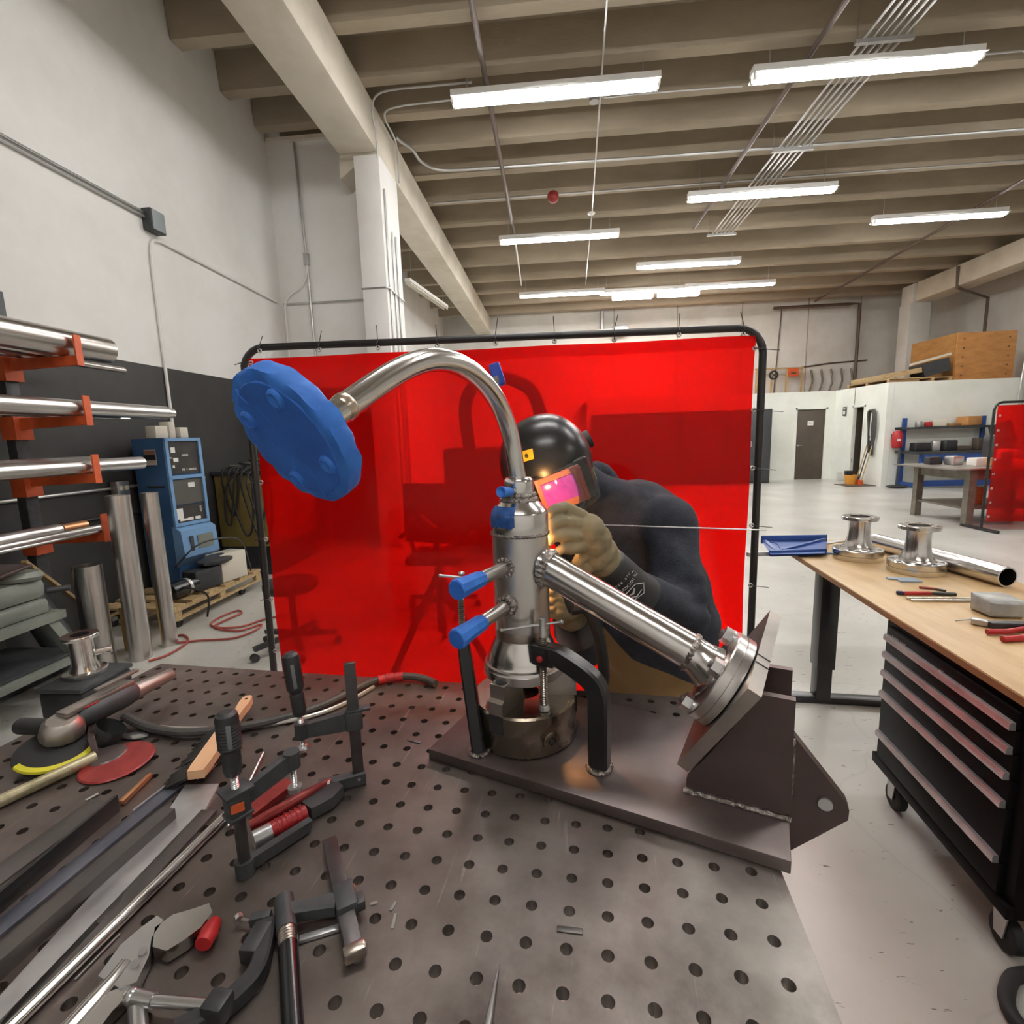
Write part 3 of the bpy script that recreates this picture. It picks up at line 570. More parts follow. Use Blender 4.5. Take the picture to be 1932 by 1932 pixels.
for i in range(9):
    t = 2.1+i*.33+random.uniform(-.06, .06); d = u_*math.cos(t)+v_*math.sin(t); s2 = u_*-math.sin(t)+v_*math.cos(t)
    P('tape_fold', M().tube([FO+d*.056+s2*.002, FO+d*.066+s2*random.uniform(-.003, .003), FO+d*.0755], [.0012, .0018, .001], 6), K['tape'], tf)
# side nozzles
for zc0, (rx, ry), (tx, ty), (ex_, ey_) in ((.93, (955, 1070), (912, 1089), (862, 1113)), (.93, (957, 1142), (914, 1172), (862, 1206))):
    ro = dep(rx, ry, .955); ti = dep(tx, ty, .885); en = dep(ex_, ey_, .835); d = (en-ro).normalized()
    nz = P('nozzle', M().lathe([(.0126, -.03), (.0126, (ti-ro).length+.01)], ro, d, 24), K['steelb'], sp)
    bead('weld_bead', ro+d*.001, d, .0168, .0054, 12, .3, nz)
    L = (en-ro).length
    tp = M().lathe([(.0135, (ti-ro).length-.004), (.0152, (ti-ro).length+.002), (.0165, L*.78), (.0185, L-.006), (.0188, L), (.017, L+.002), (.0, L+.0015)], ro, d, 9); tc_ = P('tape_wrap', tp, K['tape'], nz); tc_['label'] = 'blue tape cap'
    P('tape_cap', M().lathe([(0, L+.0026), (.0165, L+.0026), (.017, L+.0012)], ro, d, 9), K['tapedark'], nz)
# taped little stub on the collar and another behind the gooseneck
so_ = dep(968, 928, .945); se = dep(945, 928, .905); d = (se-so_).normalized()
st = P('tap_stub', M().lathe([(.0065, -.012), (.0065, .02)], so_, d, 16), K['steel'], sp)
P('tape_wrap', M().lathe([(.0072, .008), (.0085, .012), (.0105, (se-so_).length), (.0098, (se-so_).length+.001), (.004, (se-so_).length-.003), (0, (se-so_).length-.004)], so_, d, 14), K['tape'], st)
b0 = gp[34]; tb = dep(938, 707, .885)
st = P('tap_stub', M().cyl(b0, tb, .008, n=14), K['steel'], sp)
P('tape_wrap', M().box(tb, (.02, .02, .04), Matrix((RI, FW, UP)).transposed() @ Matrix.Rotation(R(-18), 3, 'Y'), bev=.004), mk('blue_tape_dark', S(28, 62, 160), .6, 0, S(40, 84, 186), 20), st)
tsh = M(); n = 10
for i in range(5):
    for j in range(n+1):
        a = R(178+14+j*7.2); z = [1.342, 1.352, 1.366, 1.38, 1.389][i]; r = [.0575, .0578, .0578, .054, .0462][i]
        cut = .012*abs(math.sin(j*1.7))*(i == 0); tsh.v.append(AX+V((math.cos(a)*r, math.sin(a)*r, z+cut)))
tsh.f = [(i*(n+1)+j, i*(n+1)+j+1, (i+1)*(n+1)+j+1, (i+1)*(n+1)+j) for i in range(4) for j in range(n)]
P('tape_patch', tsh, mk('tape_navy', S(26, 62, 112), .5, 0, S(40, 96, 170), 40, 3), sp)
# slanted branch pipe with bolted flange
B0, B1 = pf(.165, .14, 1.284), pf(.471, .14, 1.14); bd = (B1-B0).normalized()
P('branch_pipe', M().cyl(B0, B1, .0322, n=44), K['steel'], sp)
bead('weld_bead', pf(.203, .14, 1.264), (bd+E1*.6-UZ*.1).normalized(), .0345, .0058, 26)
bead('weld_bead', B1, bd, .0318, .0034, 26)
FT = Q-MD*.0005; HB = B1; hd = (FT-HB).normalized()
L = (FT-HB).length
P('flange_hub', M().lathe([(.0318, .0), (.0318, .008), (.034, .02), (.041, L*.52), (.052, L-.034), (.0535, L-.031)], HB, hd, 40), K['steel'], sp)
P('branch_flange', M().lathe([(.03, -.031), (.0815, -.031), (.083, -.029), (.083, -.0165), (.081, -.016), (.081, -.0145), (.083, -.014), (.083, -.001), (.03, -.001)], FT, MD, 56), K['steelb'], sp)
u_, v_ = E2, MW
for i in range(4):
    t = R(58+90*i); c0 = FT+(u_*math.cos(t)+v_*math.sin(t))*.067
    bo = P('bolt', M().hexp(c0-MD*.048, c0-MD*.034, .0155), K['zinc'], sp)
    P('washer', M().cyl(c0-MD*.034, c0-MD*.031, .016, n=20), K['zinc'], bo); P('shank', M().thread(c0-MD*.053, c0-MD*.046, .0075, .0015, 10), K['zinc'], bo)
# ================================================================== C-CLAMPS WELDED TO THE BASE PLATE
def c_clamp(label, foot, armtip_px, screw_top, screw_bot, path, wd, th, side):
    r = thing('c_clamp', label, 'clamp', foot); 
    P('frame', sweep(path, wd, th, side), K['blkpaint'], r)
    return r
def sweep(path, wd, th, side):
    # rectangular section swept along a path; wd along 'side', th in the bending plane
    m = M(); pts = [V(p) for p in path]; k = len(pts); side = V(side).normalized(); vs = []
    for i, p in enumerate(pts):
        t = (pts[min(i+1, k-1)]-pts[max(i-1, 0)]).normalized(); nrm = side.cross(t).normalized(); sd = t.cross(nrm)
        w2 = (wd[i] if isinstance(wd, list) else wd)/2; h2 = (th[i] if isinstance(th, list) else th)/2
        b_ = min(w2, h2)*.3
        for a, c in ((-w2+b_, -h2), (w2-b_, -h2), (w2, -h2+b_), (w2, h2-b_), (w2-b_, h2), (-w2+b_, h2), (-w2, h2-b_), (-w2, -h2+b_)): vs.append(p+sd*a+nrm*c)
    n = 8
    m.add(vs, [(i*n+j, i*n+(j+1) % n, (i+1)*n+(j+1) % n, (i+1)*n+j) for i in range(k-1) for j in range(n)]+[tuple(range(n-1, -1, -1)), tuple(range((k-1)*n, k*n))])
    return m
sb = onz(1027, 1338, ZP+.087); zsb = sb.z    # screw foot on the chuck face, front right
ft = onz(1131, 1448, ZP)
hp = V((sb.x, sb.y, 0)); fp = V((ft.x, ft.y, 0)); hd_ = (fp-hp); L = hd_.length; hd_.normalize(); sd_ = V((-hd_.y, hd_.x, 0))
zt_ = 1.118
cc = thing('c_clamp', 'black C-clamp with red button, welded upright right of the lathe chuck', 'clamp', fp+UZ*ZP)
path = [fp+UZ*ZP, fp+UZ*.99, fp+UZ*1.03]+cat([fp+UZ*1.048, fp-hd_*.01+UZ*1.076, fp-hd_*.04+UZ*1.097, hp+hd_*.03+UZ*1.114, hp+hd_*.012+UZ*1.114], 6)
P('frame', sweep(path, .03, .037, sd_), K['blkpaint'], cc)
P('screw_boss', M().box(hp+UZ*1.112+hd_*.004, (.045, .03, .04), Matrix((hd_, sd_, UZ)).transposed(), bev=.004), K['blkpaint'], cc)
bt = hp+UZ*1.108-sd_*.0155
P('red_button', M().ball(bt, .0068, (1, 1, 1), 12), K['red'], cc)
sc_ = P('screw', M().thread(V((hp.x, hp.y, zsb+.006)), V((hp.x, hp.y, 1.15)), .0078, .004), K['thread'], cc)
P('screw_head', M().lathe([(0, 1.146), (.008, 1.146), (.0082, 1.153), (.007, 1.156), (.0072, 1.182), (.005, 1.184), (0, 1.184)], (hp.x, hp.y, 0), UZ, 14), K['galv'], sc_)
q = V((hp.x, hp.y, 1.17)); tdir = (RI*.96+UP*.13).normalized()
P('tommy_bar', M().cyl(q-tdir*.078, q+tdir*.035, .0028, n=8).ball(q+tdir*.036, .0045).ball(q-tdir*.078, .0036), K['galv'], sc_)
P('swivel_pad', M().lathe([(0, -.001), (.0105, -.001), (.0105, .004), (.008, .01), (0, .012)], (hp.x, hp.y, zsb), UZ, 8), K['galv'], cc)
wb = M()
for i in range(10):
    a = R(200+22*i); wb.ball(fp+UZ*(ZP+.003)+(hd_*math.cos(a)*.019+sd_*math.sin(a)*.021), .007, (1, 1, .7), 8)
P('weld_bead', wb, K['weld'], cc)
# left clamp, seen edge on
ft = onz(904, 1418, ZP); fp = V((ft.x, ft.y, 0)); hp2 = V((-.135, 1.005, 0)); tz = aty(872, 1200, ft.y).z
cc = thing('c_clamp', 'black C-clamp behind the blue taped nozzles, welded left of the chuck', 'clamp', fp+UZ*ZP)
tpz = dep(878, 1205, .98)
P('frame', sweep([fp+UZ*ZP, fp*.75+dep(874, 1206, .99)*.25+UZ*ZP*.75, fp*.5+dep(874, 1206, .99)*.5+UZ*ZP*.5, fp*.2+dep(874, 1206, .99)*.8+UZ*ZP*.2, dep(874, 1206, .99)], [.026, .026, .026, .026, .022], .03, RI), K['blkpaint'], cc)
t0, t1 = dep(873, 1212, .99), dep(868, 1092, .99)
s_ = P('screw', M().thread(t0, t1, .0068, .004), K['thread'], cc)
P('tommy_bar', M().cyl(dep(830, 1086, .99), dep(872, 1090, .99), .0028, n=8).ball(dep(830, 1086, .99), .0035).ball(dep(871, 1082, .985), .007, (1, 1, .7)), K['galv'], s_)
P('screw_boss', M().cyl(dep(874, 1222, .99), dep(873, 1200, .99), .013, n=14), K['blkpaint'], cc)
wb = M()
for i in range(8):
    a = R(150+30*i); wb.ball(fp+UZ*(ZP+.003)+V((math.cos(a)*.017, math.sin(a)*.018, 0)), .006, (1, 1, .7), 8)
P('weld_bead', wb, K['weld'], cc)
# ================================================================== RED WELDING SCREEN
def zip_tie(par, a, b, tail):
    P('zip_tie', M().tube([a, (V(a)+V(b))/2+V((0, -.012, 0)), b], .0025, 5).tube([b, tail], .0018, 5), K['blk'], par)
YS = 2.35
scr = thing('welding_screen', 'wide red see-through welding curtain on a black tube frame behind the person', 'screen', (-.28, YS, 0))
x0, x1, z0, z1 = -1.472, .918, .05, 1.965; rc = .11
fp_ = [V((x0-.016, YS, z0)), V((x0, YS, 1.2)), V((x0+.004, YS, z1-rc))]+[V((x0+rc-rc*math.cos(R(a)), YS, z1+.008-rc+rc*math.sin(R(a)))) for a in (15, 30, 45, 60, 75, 90)]
fp_ += [V((x1-rc+rc*math.sin(R(a)), YS, z1-.008-rc+rc*math.cos(R(a)))) for a in (0, 15, 30, 45, 60, 75, 90)]+[V((x1, YS, z0))]
P('frame', M().tube(fp_, .0165, 12), K['blkpaint'], scr)
for x in (x0-.016, x1): P('foot', M().box((x, YS, .03), (.04, .7, .04), bev=.005), K['blkpaint'], scr)
cx0, cx1, cz0, cz1 = -1.432, .878, .2, 1.918
m = M(); nx, nz = 90, 40
for j in range(nz+1):
    for i in range(nx+1):
        s, t = i/nx, j/nz; x = cx0+(cx1-cx0)*s; z = cz0+(cz1-cz0)*t
        y = YS-.004+.010*math.sin(s*19+.6*math.sin(t*5))*(.35+.65*t)+.008*math.sin(s*7+2+t*2)+.004*math.sin(t*26+s*9)*max(0, t-.55)
        sag = -.012*abs(math.sin(s*math.pi*8))*(t > .93)*0
        x += .003*math.sin(t*13)*(s > .97)+.004*math.sin(t*17)*(s < .03)-.025*(1-t)*(s < .01)*0
        m.v.append(V((x-.0+(-.012)*(1-t)*(1-s), y, z+sag)))
m.f = [(j*(nx+1)+i, j*(nx+1)+i+1, (j+1)*(nx+1)+i+1, (j+1)*(nx+1)+i) for j in range(nz) for i in range(nx)]
cu_ = P('curtain', m, K['curtain'], scr); cu_['label'] = 'red tinted vinyl curtain'
hm = M()
for j in range(2):
    for i in range(nx+1):
        s = i/nx; x = cx0+(cx1-cx0)*s; hm.v.append(V((x, YS-.010+.010*math.sin(s*19+.6*math.sin(5))+.008*math.sin(s*7+4), cz1+.002-.05*j)))
hm.f = [(i, i+1, nx+2+i, nx+1+i) for i in range(nx)]
P('top_hem', hm, K['curtain'], scr)
gx = [490, 603, 713, 825, 935, 1046, 1159, 1281, 1402]; gy = [662, 660, 656, 652, 648, 644, 641, 632, 631]
for a, b_ in zip(gx, gy):
    p = aty(a, b_, YS-.02); P('grommet', M().ring(p, (0, 1, 0), .008, .0035, 14, 6), K['galv'], scr)
    zip_tie(scr, p, V((p.x, YS-.018, z1+.012)), V((p.x+.02*random.uniform(-1, 1.5), YS-.03, z1+.05+.03*random.random())))
for y in (657, 773, 883, 991, 1104):
    p = aty(1424-(y-657)*.018, y, YS-.02); P('grommet', M().ring(p, (0, 1, 0), .008, .0035, 14, 6), K['galv'], scr)
    zip_tie(scr, p, V((x1+.012, YS-.018, p.z-.006)), V((x1+.06+.04*random.random(), YS-.02, p.z-.012)))
for y in (684, 800, 910, 1017, 1130, 1228):
    p = aty(474+(y-684)*.083, y, YS-.02); P('grommet', M().ring(p, (0, 1, 0), .008, .0035, 14, 6), K['galv'], scr)
    zip_tie(scr, p, V((x0-.006, YS-.018, p.z)), V((x0-.03, YS-.02, p.z-.008)))
# smaller screen far right
sc2 = thing('welding_screen', 'smaller red welding curtain on black frame at the right edge, beside the steel bench', 'screen', (6.9, 7.5, 0))
zt2 = 1.78; xa = 6.02; xb = 7.9
P('frame', M().tube([V((xa, 7.5, .04)), V((xa, 7.5, zt2-.1))]+[V((xa+.1-.1*math.cos(R(a)), 7.5, zt2-.1+.1*math.sin(R(a)))) for a in (30, 60, 90)]+[V((xb-.1, 7.5, zt2)), V((xb, 7.5, zt2-.1)), V((xb, 7.5, .04))], .017, 10), K['blkpaint'], sc2)
for x in (xa, xb): P('foot', M().box((x, 7.53, .025), (.035, .62, .035)), K['blkpaint'], sc2)
m = M(); nx, nz = 24, 16
for j in range(nz+1):
    for i in range(nx+1):
        s, t = i/nx, j/nz; m.v.append(V((xa+.05+(xb-xa-.1)*s, 7.495+.012*math.sin(s*15+t)+.008*math.sin(t*9+s*5), .12+(zt2-.16)*t)))
m.f = [(j*(nx+1)+i, j*(nx+1)+i+1, (j+1)*(nx+1)+i+1, (j+1)*(nx+1)+i) for j in range(nz) for i in range(nx)]
P('curtain', m, K['curtain'], sc2)
for i in range(8):
    z = .2+i*.2; P('grommet', M().ring((xa+.065, 7.48, z), (0, 1, 0), .012, .005, 10, 5), K['galv'], sc2)
# ================================================================== BEHIND THE CURTAIN
def star_base(par, c, r, h, n=5):
    for i in range(n):
        a = 2*math.pi*i/n+.3; d = V((math.cos(a), math.sin(a), 0)); q = c+d*r
        ar = P('base_arm', M().bar(c+V((0, 0, h)), q+V((0, 0, h-.03)), .04, .03), K['blk'], par)
        P('caster', M().cyl(q+V((-d.y*.02, d.x*.02, .028)), q+V((d.y*.02, -d.x*.02, .028)), .028, n=12), K['blk'], ar)
c = onz(560, 1222, 0); st = thing('stool', 'black rolling stool seen dimly through the red curtain, at its left', 'stool', c)
star_base(st, c, .3, .12); P('column', M().cyl(c+V((0, 0, .1)), c+V((0, 0, .46)), .025, n=12), K['blk'], st)
P('seat', M().lathe([(0, .45), (.17, .45), (.19, .47), (.19, .51), (.16, .53), (0, .535)], c, UZ, 24), K['blk'], st)
c = onz(835, 1150, 0); oc = thing('office_chair', 'office chair with arms seen through the middle of the red curtain', 'chair', c)
star_base(oc, c, .32, .12); P('column', M().cyl(c+V((0, 0, .1)), c+V((0, 0, .46)), .028, n=12), K['blk'], oc)
P('seat', M().box(c+V((0, 0, .5)), (.5, .48, .08), bev=.03), K['blk'], oc); P('backrest', M().box(c+V((-.16, .2, .85)), (.46, .06, .55), Matrix.Rotation(R(-20), 3, 'Z'), bev=.025), K['blk'], oc)
for s_ in (-1, 1): P('armrest', M().tube(cat([c+V((s_*.25, .1, .48)), c+V((s_*.3, .1, .68)), c+V((s_*.29, -.16, .7))], 5), .02, 8), K['blk'], oc)
c = V((-.8, 3.25, 0)); tp = thing('tripod_stand', 'dark roller tripod stand seen through the lower left of the curtain', 'stand', c)
for a in (100, 220, 340):
    d = V((math.cos(R(a)), math.sin(R(a)), 0)); P('leg', M().bar(c+V((0, 0, .62)), c+d*.36+V((0, 0, .01)), .035, .035), K['blkpaint'], tp)
P('mast', M().cyl(c+V((0, 0, .2)), c+V((0, 0, .9)), .025, n=12), K['blkpaint'], tp); P('v_head', M().prism([(-.12, 1.0), (-.1, 1.02), (0, .93), (.1, 1.02), (.12, 1.0), (0, .89)], c, (1, 0, 0), (0, 0, 1), .04), K['blkpaint'], tp)
c = V((-.95, 6.2, 0)); fe_ = thing('fume_extractor', 'tall dark fume extractor with curved arm, seen through the red curtain', 'machine', c)
P('cabinet', M().box(c+V((.1, 0, .75)), (.95, .6, 1.3), bev=.03), K['blkpaint'], fe_)
P('extraction_arm', M().tube(cat([c+V((-.1, 0, 1.38)), c+V((-.12, 0, 1.95)), c+V((.15, 0, 2.25)), c+V((.65, -.05, 2.1)), c+V((.8, -.05, 1.75))], 8), .08, 12), K['blk'], fe_)
P('hood', M().cyl(c+V((.8, -.05, 1.78)), c+V((.83, -.05, 1.6)), .08, .2, 18), K['blk'], fe_)
for x in (-.3, .5):
    for y in (-.22, .22): P('caster', M().cyl(c+V((x-.02, y, .06)), c+V((x+.02, y, .06)), .06, n=14), K['rubber'], fe_)
for i, lb in enumerate(['left', 'second', 'third', 'right']):
    x = 1.7+i*1.25; cb = thing('storage_cabinet', 'tall dark storage cabinet at the far wall behind the curtain, %s of four' % lb, 'cabinet', (x, 14.9, 0), 0, 'dark cabinets behind the curtain')
    P('carcass', M().box((x, 14.95, 1.03), (1.2, .6, 2.06), bev=.01), K['black_wall'], cb)
    for s_ in (-1, 1):
        dr = P('door', M().box((x+s_*.29, 14.64, 1.03), (.56, .03, 1.95), bev=.004), K['dgrey'], cb); P('handle', M().box((x+s_*.05, 14.615, 1.1), (.02, .03, .16)), K['galv'], dr)
# ================================================================== LEFT SIDE: PIPE RACK
rk = thing('pipe_rack', 'grey cantilever rack with orange arms against the black left wall', 'rack', (-3.75, 2.4, 0))
for y in (3.25, 1.55, -.2): P('post', M().box((-3.76, y, 1.3), (.07, .09, 2.6), bev=.004), K['dgrey'], rk)
P('base_beam', M().box((-3.6, 1.55, .05), (.4, 3.6, .08)), K['dgrey'], rk)
LV = [2.15, 1.75, 1.35, .93]
for y in (3.25, 1.55, -.2):
    for z in LV:
        a = P('arm', M().prism([(-3.72, z-.08), (-3.72, z), (-3.2, z), (-3.2, z-.06)], (0, y, 0), (1, 0, 0), (0, 0, 1), .035), K['orange'], rk)
        P('arm_stop', M().box((-3.195, y, z+.035), (.012, .05, .2)), K['orange'], a); P('arm_collar', M().box((-3.75, y, z-.07), (.11, .12, .16)), K['orange'], a)
K['tubebrown'] = mk('stainless_brownish', (.48, .44, .41, 1), .27, 1)
def pipe(name, label, x, z, r, y1, y0=-1.2, mat='steelb', n=28, hollow=True, tilt=0):
    a, b = V((x, y0, z)), V((x, y1, z+tilt))
    m = M().lathe([(r*.9, 0), (r, 0), (r, (b-a).length), (r*.9, (b-a).length)], a, b-a, n, closed=True) if hollow else M().cyl(a, b, r, n=n)
    return solo(name, label, 'pipe', m, K[mat])
pipe('steel_tube', 'large brownish steel tube on the top rack level', -3.31, LV[0]+.092, .09, 3.6, mat='tubebrown')
pipe('steel_tube', 'large steel tube behind the other on the top rack level', -3.5, LV[0]+.087, .085, 3.35, mat='tubebrown')
pipe('steel_tube', 'thin tube sticking out farthest on the top rack level', -3.64, LV[0]+.027, .025, 4.1, mat='tubebrown', n=16)
pipe('steel_bar', 'thin bar under the thin tube of the top rack level', -3.395, LV[0]+.012, .011, 3.42, n=10, hollow=False)
pipe('steel_tube', 'bright steel tube sticking out farthest on the second rack level', -3.27, LV[1]+.056, .054, 4.05)
pipe('steel_tube', 'shorter tube end of the bright one on the second rack level', -3.27, LV[1]+.056, .04, 4.12, 4.06, n=20)
pipe('steel_tube', 'bright steel tube behind, ending just past the arm of the second level', -3.4, LV[1]+.062, .06, 3.72)
pipe('steel_bar', 'thin bright strip under the tubes of the second rack level', -3.52, LV[1]+.012, .01, 3.95, n=10, hollow=False)
pipe('steel_tube', 'bright steel tube in front on the third rack level', -3.27, LV[2]+.052, .05, 3.72)
pipe('steel_tube', 'steel tube behind, ending at the arm of the third rack level', -3.4, LV[2]+.062, .06, 3.45)
pipe('steel_tube', 'brownish ended tube lying behind on the lowest rack level', -3.4, LV[3]+.048, .046, 3.1, mat='steelb')
pipe('steel_tube', 'slim bright tube in the middle of the lowest rack level', -3.32, LV[3]+.024, .022, 3.55, n=16)
for i in range(3): pipe('steel_bar', 'narrow polished bar at the front of the lowest rack level, %s of three' % ['nearest', 'middle', 'rear'][i], -3.225-.03*i, LV[3]+.014, .012, 3.35, n=12, hollow=False)
solo('steel_tube', 'dark end cap tube on the lowest rack level', 'pipe', M().cyl((-3.4, 3.12, LV[3]+.05), (-3.4, 3.3, LV[3]+.05), .034, n=18), K['copper'])
solo('wall_conduit', 'thin silver conduit along the black wall between rack levels', 'conduit', M().cyl((-3.92, -4, 1.17), (-3.92, 5.3, 1.17), .014, n=8), K['galv'])
solo('wall_conduit', 'lower thin conduit along the black wall behind the tubes', 'conduit', M().cyl((-3.92, -4, .93), (-3.92, 5.3, .93), .012, n=8), K['dgrey'])
ob = thing('outlet_box', 'double outlet box on the black wall above the standing tubes', 'outlet', (-3.88, 4.15, 1.0))
P('box_body', M().box((-3.88, 4.15, 1.17), (.07, .13, .12), bev=.006), K['galv'], ob)
for y in (4.12, 4.18): P('socket', M().cyl((-3.845, y, 1.17), (-3.84, y, 1.17), .022, n=12), K['ivory'], ob)
# standing tubes
def stand(label, x, y, r, h, mat):
    solo('standing_tube', label, 'tube', M().lathe([(r*.92, 0), (r, 0), (r, h), (r*.92, h)], (x, y, 0), UZ, 36, closed=True), K[mat], 'stainless tubes standing on the floor')
stand('tall standing steel tube, left one of the tall pair', -3.03, 3.21, .072, 1.2, 'steelb')
stand('tall standing steel tube, right and slimmer one of the tall pair', -3.0, 3.45, .055, 1.19, 'steelb')
stand('short wide standing steel tube left of the tall pair', -3.19, 3.06, .084, .74, 'steelb')
K['yel'] = mk('yellow_wood', S(176, 140, 66), .7)
solo('timber_block', 'upright yellowish timber block between the standing tubes', 'block', M().box((-3.22, 3.38, .17), (.1, .1, .34)), K['yel'])
solo('wood_stick', 'slanted pale wooden stick leaning behind the short tube', 'stick', M().bar((-3.32, 2.78, .93-.09), (-3.5, 3.35, .3), .03, .02), K['pine'])
# machine stand with grinder, in the lower left corner
c = V((-3.25, 2.3, 0)); ms = thing('machine_stand', 'grey welded stand with slanted legs at the lower left edge', 'stand', c)
za = .52
for sy in (-1, 1):
    P('leg', M().bar(V((-3.05, 2.3+sy*.18, za)), V((-2.92, 2.3+sy*.34, .005)), .055, .055), K['greygreen'], ms)
    P('leg', M().bar(V((-3.45, 2.3+sy*.18, za)), V((-3.58, 2.3+sy*.34, .005)), .055, .055), K['greygreen'], ms)
P('top_frame', M().box((-3.25, 2.3, za+.02), (.5, .5, .05)), K['greygreen'], ms)
for z in (.26,):
    for x in (-2.98, -3.53): P('rail', M().bar((x, 2.02, z), (x, 2.58, z), .045, .045), K['greygreen'], ms)
    P('rail', M().bar((-2.98, 2.58, z), (-3.53, 2.58, z), .045, .045), K['greygreen'], ms)
P('shelf', M().box((-3.255, 2.3, .295), (.55, .56, .015)), K['dgrey'], ms)
bm_ = thing('bench_machine', 'dirty grey bench machine with clamp jaws on the grey stand', 'machine', (-3.25, 2.3, za+.045))
P('base', M().box((-3.25, 2.3, za+.09), (.42, .4, .09), bev=.02), K['greygreen'], bm_)
P('body', M().box((-3.22, 2.35, za+.2), (.34, .34, .14), bev=.05), K['greygreen'], bm_)
P('jaw', M().lathe([(0, 0), (.12, 0), (.13, .02), (.11, .05), (0, .05)], (-3.15, 2.42, za+.26), (0, .1, 1), 20), K['greygreen'], bm_)
P('table_plate', M().box((-3.2, 2.28, za+.33), (.36, .3, .02), Matrix.Rotation(R(8), 3, 'X'), bev=.006), K['iron2'], bm_)
P('jaw_screw', M().cyl((-3.1, 2.55, za+.16), (-3.02, 2.62, za+.16), .02, n=12), K['dgrey'], bm_)
solo('dark_drum', 'dark grey cylinder leaning beside the grey stand', 'cylinder', M().lathe([(0, 0), (.085, 0), (.085, .62), (0, .62)], (-3.13, 2.86, .03), (-.35, -.12, .93), 28), K['dgrey'])
ms.location += V((.02, .13, 0)); bm_.location += V((.02, .13, 0))
# flanged fitting on a dark box
bx = onz(162, 1272, .36); bx.z = 0; db = thing('tool_case', 'black case on the floor under the small flanged fitting', 'case', bx)
P('case_body', M().box(bx+V((0, 0, .165)), (.24, .3, .33), bev=.02), K['blk'], db); P('case_lid', M().box(bx+V((0, 0, .342)), (.25, .31, .025), bev=.008), K['dgrey'], db)
fz = .356
fs = thing('flanged_fitting', 'small shiny flanged pipe fitting standing on the black case behind the table', 'fitting', bx+V((-.02, .02, fz)))
o = bx+V((-.02, .02, fz))
P('body', M().lathe([(.07, .01), (.06, .04), (.052, .07), (.052, .2)], o, UZ, 32), K['steel'], fs)
P('upper_flange', M().lathe([(.04, .195), (.078, .195), (.08, .2), (.08, .212), (.078, .215), (.04, .215)], o, UZ, 36, closed=True), K['steel'], fs)
P('lower_flange', M().lathe([(.04, 0), (.095, 0), (.097, .004), (.097, .02), (.09, .023), (.04, .023)], o, UZ, 36, closed=True), K['steel'], fs)
P('side_outlet', M().cyl(o+V((.03, .03, .1)), o+V((.075, .085, .1)), .018, n=14).cyl(o+V((.075, .085, .1)), o+V((.08, .09, .1)), .032, n=14), K['steel'], fs)
# blue welding machine
Kc = V((-3.5, 4.25, 0)); f_ = V((.17, .985, 0)); s_ = V((-.985, .17, 0)); RB = Matrix((f_, s_, UZ)).transposed()
def bl(a, b, z): return Kc+f_*a+s_*b+V((0, 0, z))
wm = thing('welding_machine', 'tall blue welding power source with dark control panels on the pallet', 'machine', bl(.18, .2, .22))
W_, D_ = .38, .36; ZB, ZTp = .2, 1.6
P('cabinet', M().prism([(0, ZB), (D_, ZB), (D_, ZTp), (0, ZTp), (0, .78), (-.07, .74), (-.09, .5), (0, .42)], bl(W_/2, 0, 0), s_, UZ, W_), K['mblue'], wm)
P('front_nose', M().prism([(-.002, .785), (-.075, .745), (-.095, .5), (-.002, .41), (.02, .41), (.02, .79)], bl(W_/2, 0, 0), s_, UZ, W_+.006), K['mbluel'], wm)
fr = M()
for a in (.015, W_-.015): fr.box(bl(a, -.012, 1.19), (.03, .025, .8), RB)
for z in (1.585, 1.24, .8): fr.box(bl(W_/2, -.012, z), (W_, .025, .03), RB)
P('front_frame', fr, K['mbluel'], wm)
pn = P('upper_panel', M().box(bl(W_/2, -.003, 1.42), (W_-.06, .012, .3), RB), K['panelblk'], wm)
for a, z, w_, h in ((.08, 1.49, .045, .05), (.1, 1.4, .05, .035), (.2, 1.44, .07, .02), (.05, 1.42, .02, .01), (.07, 1.34, .02, .025)): P('panel_label', M().box(bl(a, -.0105, z), (w_, .004, h), RB), K['paper'] if w_ < .06 else K['galv'], pn)
text('panel_text', 'RS-T-4000R', .032, bl(.23, -.0115, 1.305), f_, UZ, K['paper'], pn)
pn = P('middle_panel', M().box(bl(W_/2, -.003, 1.1), (W_-.06, .012, .23), RB), mk('panel_grey', S(78, 76, 72), .5), wm)
P('panel_label', M().box(bl(.23, -.0105, 1.16), (.07, .004, .045), RB), K['paper'], pn)
pn = P('lower_panel', M().box(bl(W_/2, -.003, .895), (W_-.06, .012, .16), RB), K['panelblk'], wm)
for a, z, w_, h in ((.07, .9, .07, .1), (.11, .84, .09, .02), (.18, .84, .055, .028), (.26, .84, .06, .028), (.3, .92, .02, .06)): P('panel_label', M().box(bl(a, -.0105, z), (w_, .004, h), RB), K['paper'] if a < .29 else K['galv'], pn)
P('display_window', M().box(bl(.24, -.088, .62), (.17, .012, .13), RB), mk('lcd_grey', S(120, 124, 116), .3), wm)
P('switch_strip', M().box(bl(.09, -.088, .62), (.035, .012, .14), RB), K['dgrey'], wm)
P('side_sticker', M().box(bl(-.002, .16, 1.43), (.006, .13, .14), RB), K['ivory'], wm); P('sticker_band', M().box(bl(-.006, .16, 1.43), (.004, .13, .045), RB), K['blk'], wm)
P('sticker_top', M().box(bl(-.006, .16, 1.475), (.004, .13, .04), RB), mk('sticker_brown', S(150, 110, 90), .6), wm)
P('vent_slot', M().box(bl(-.002, .14, 1.16), (.006, .2, .018), RB), K['blk'], wm)
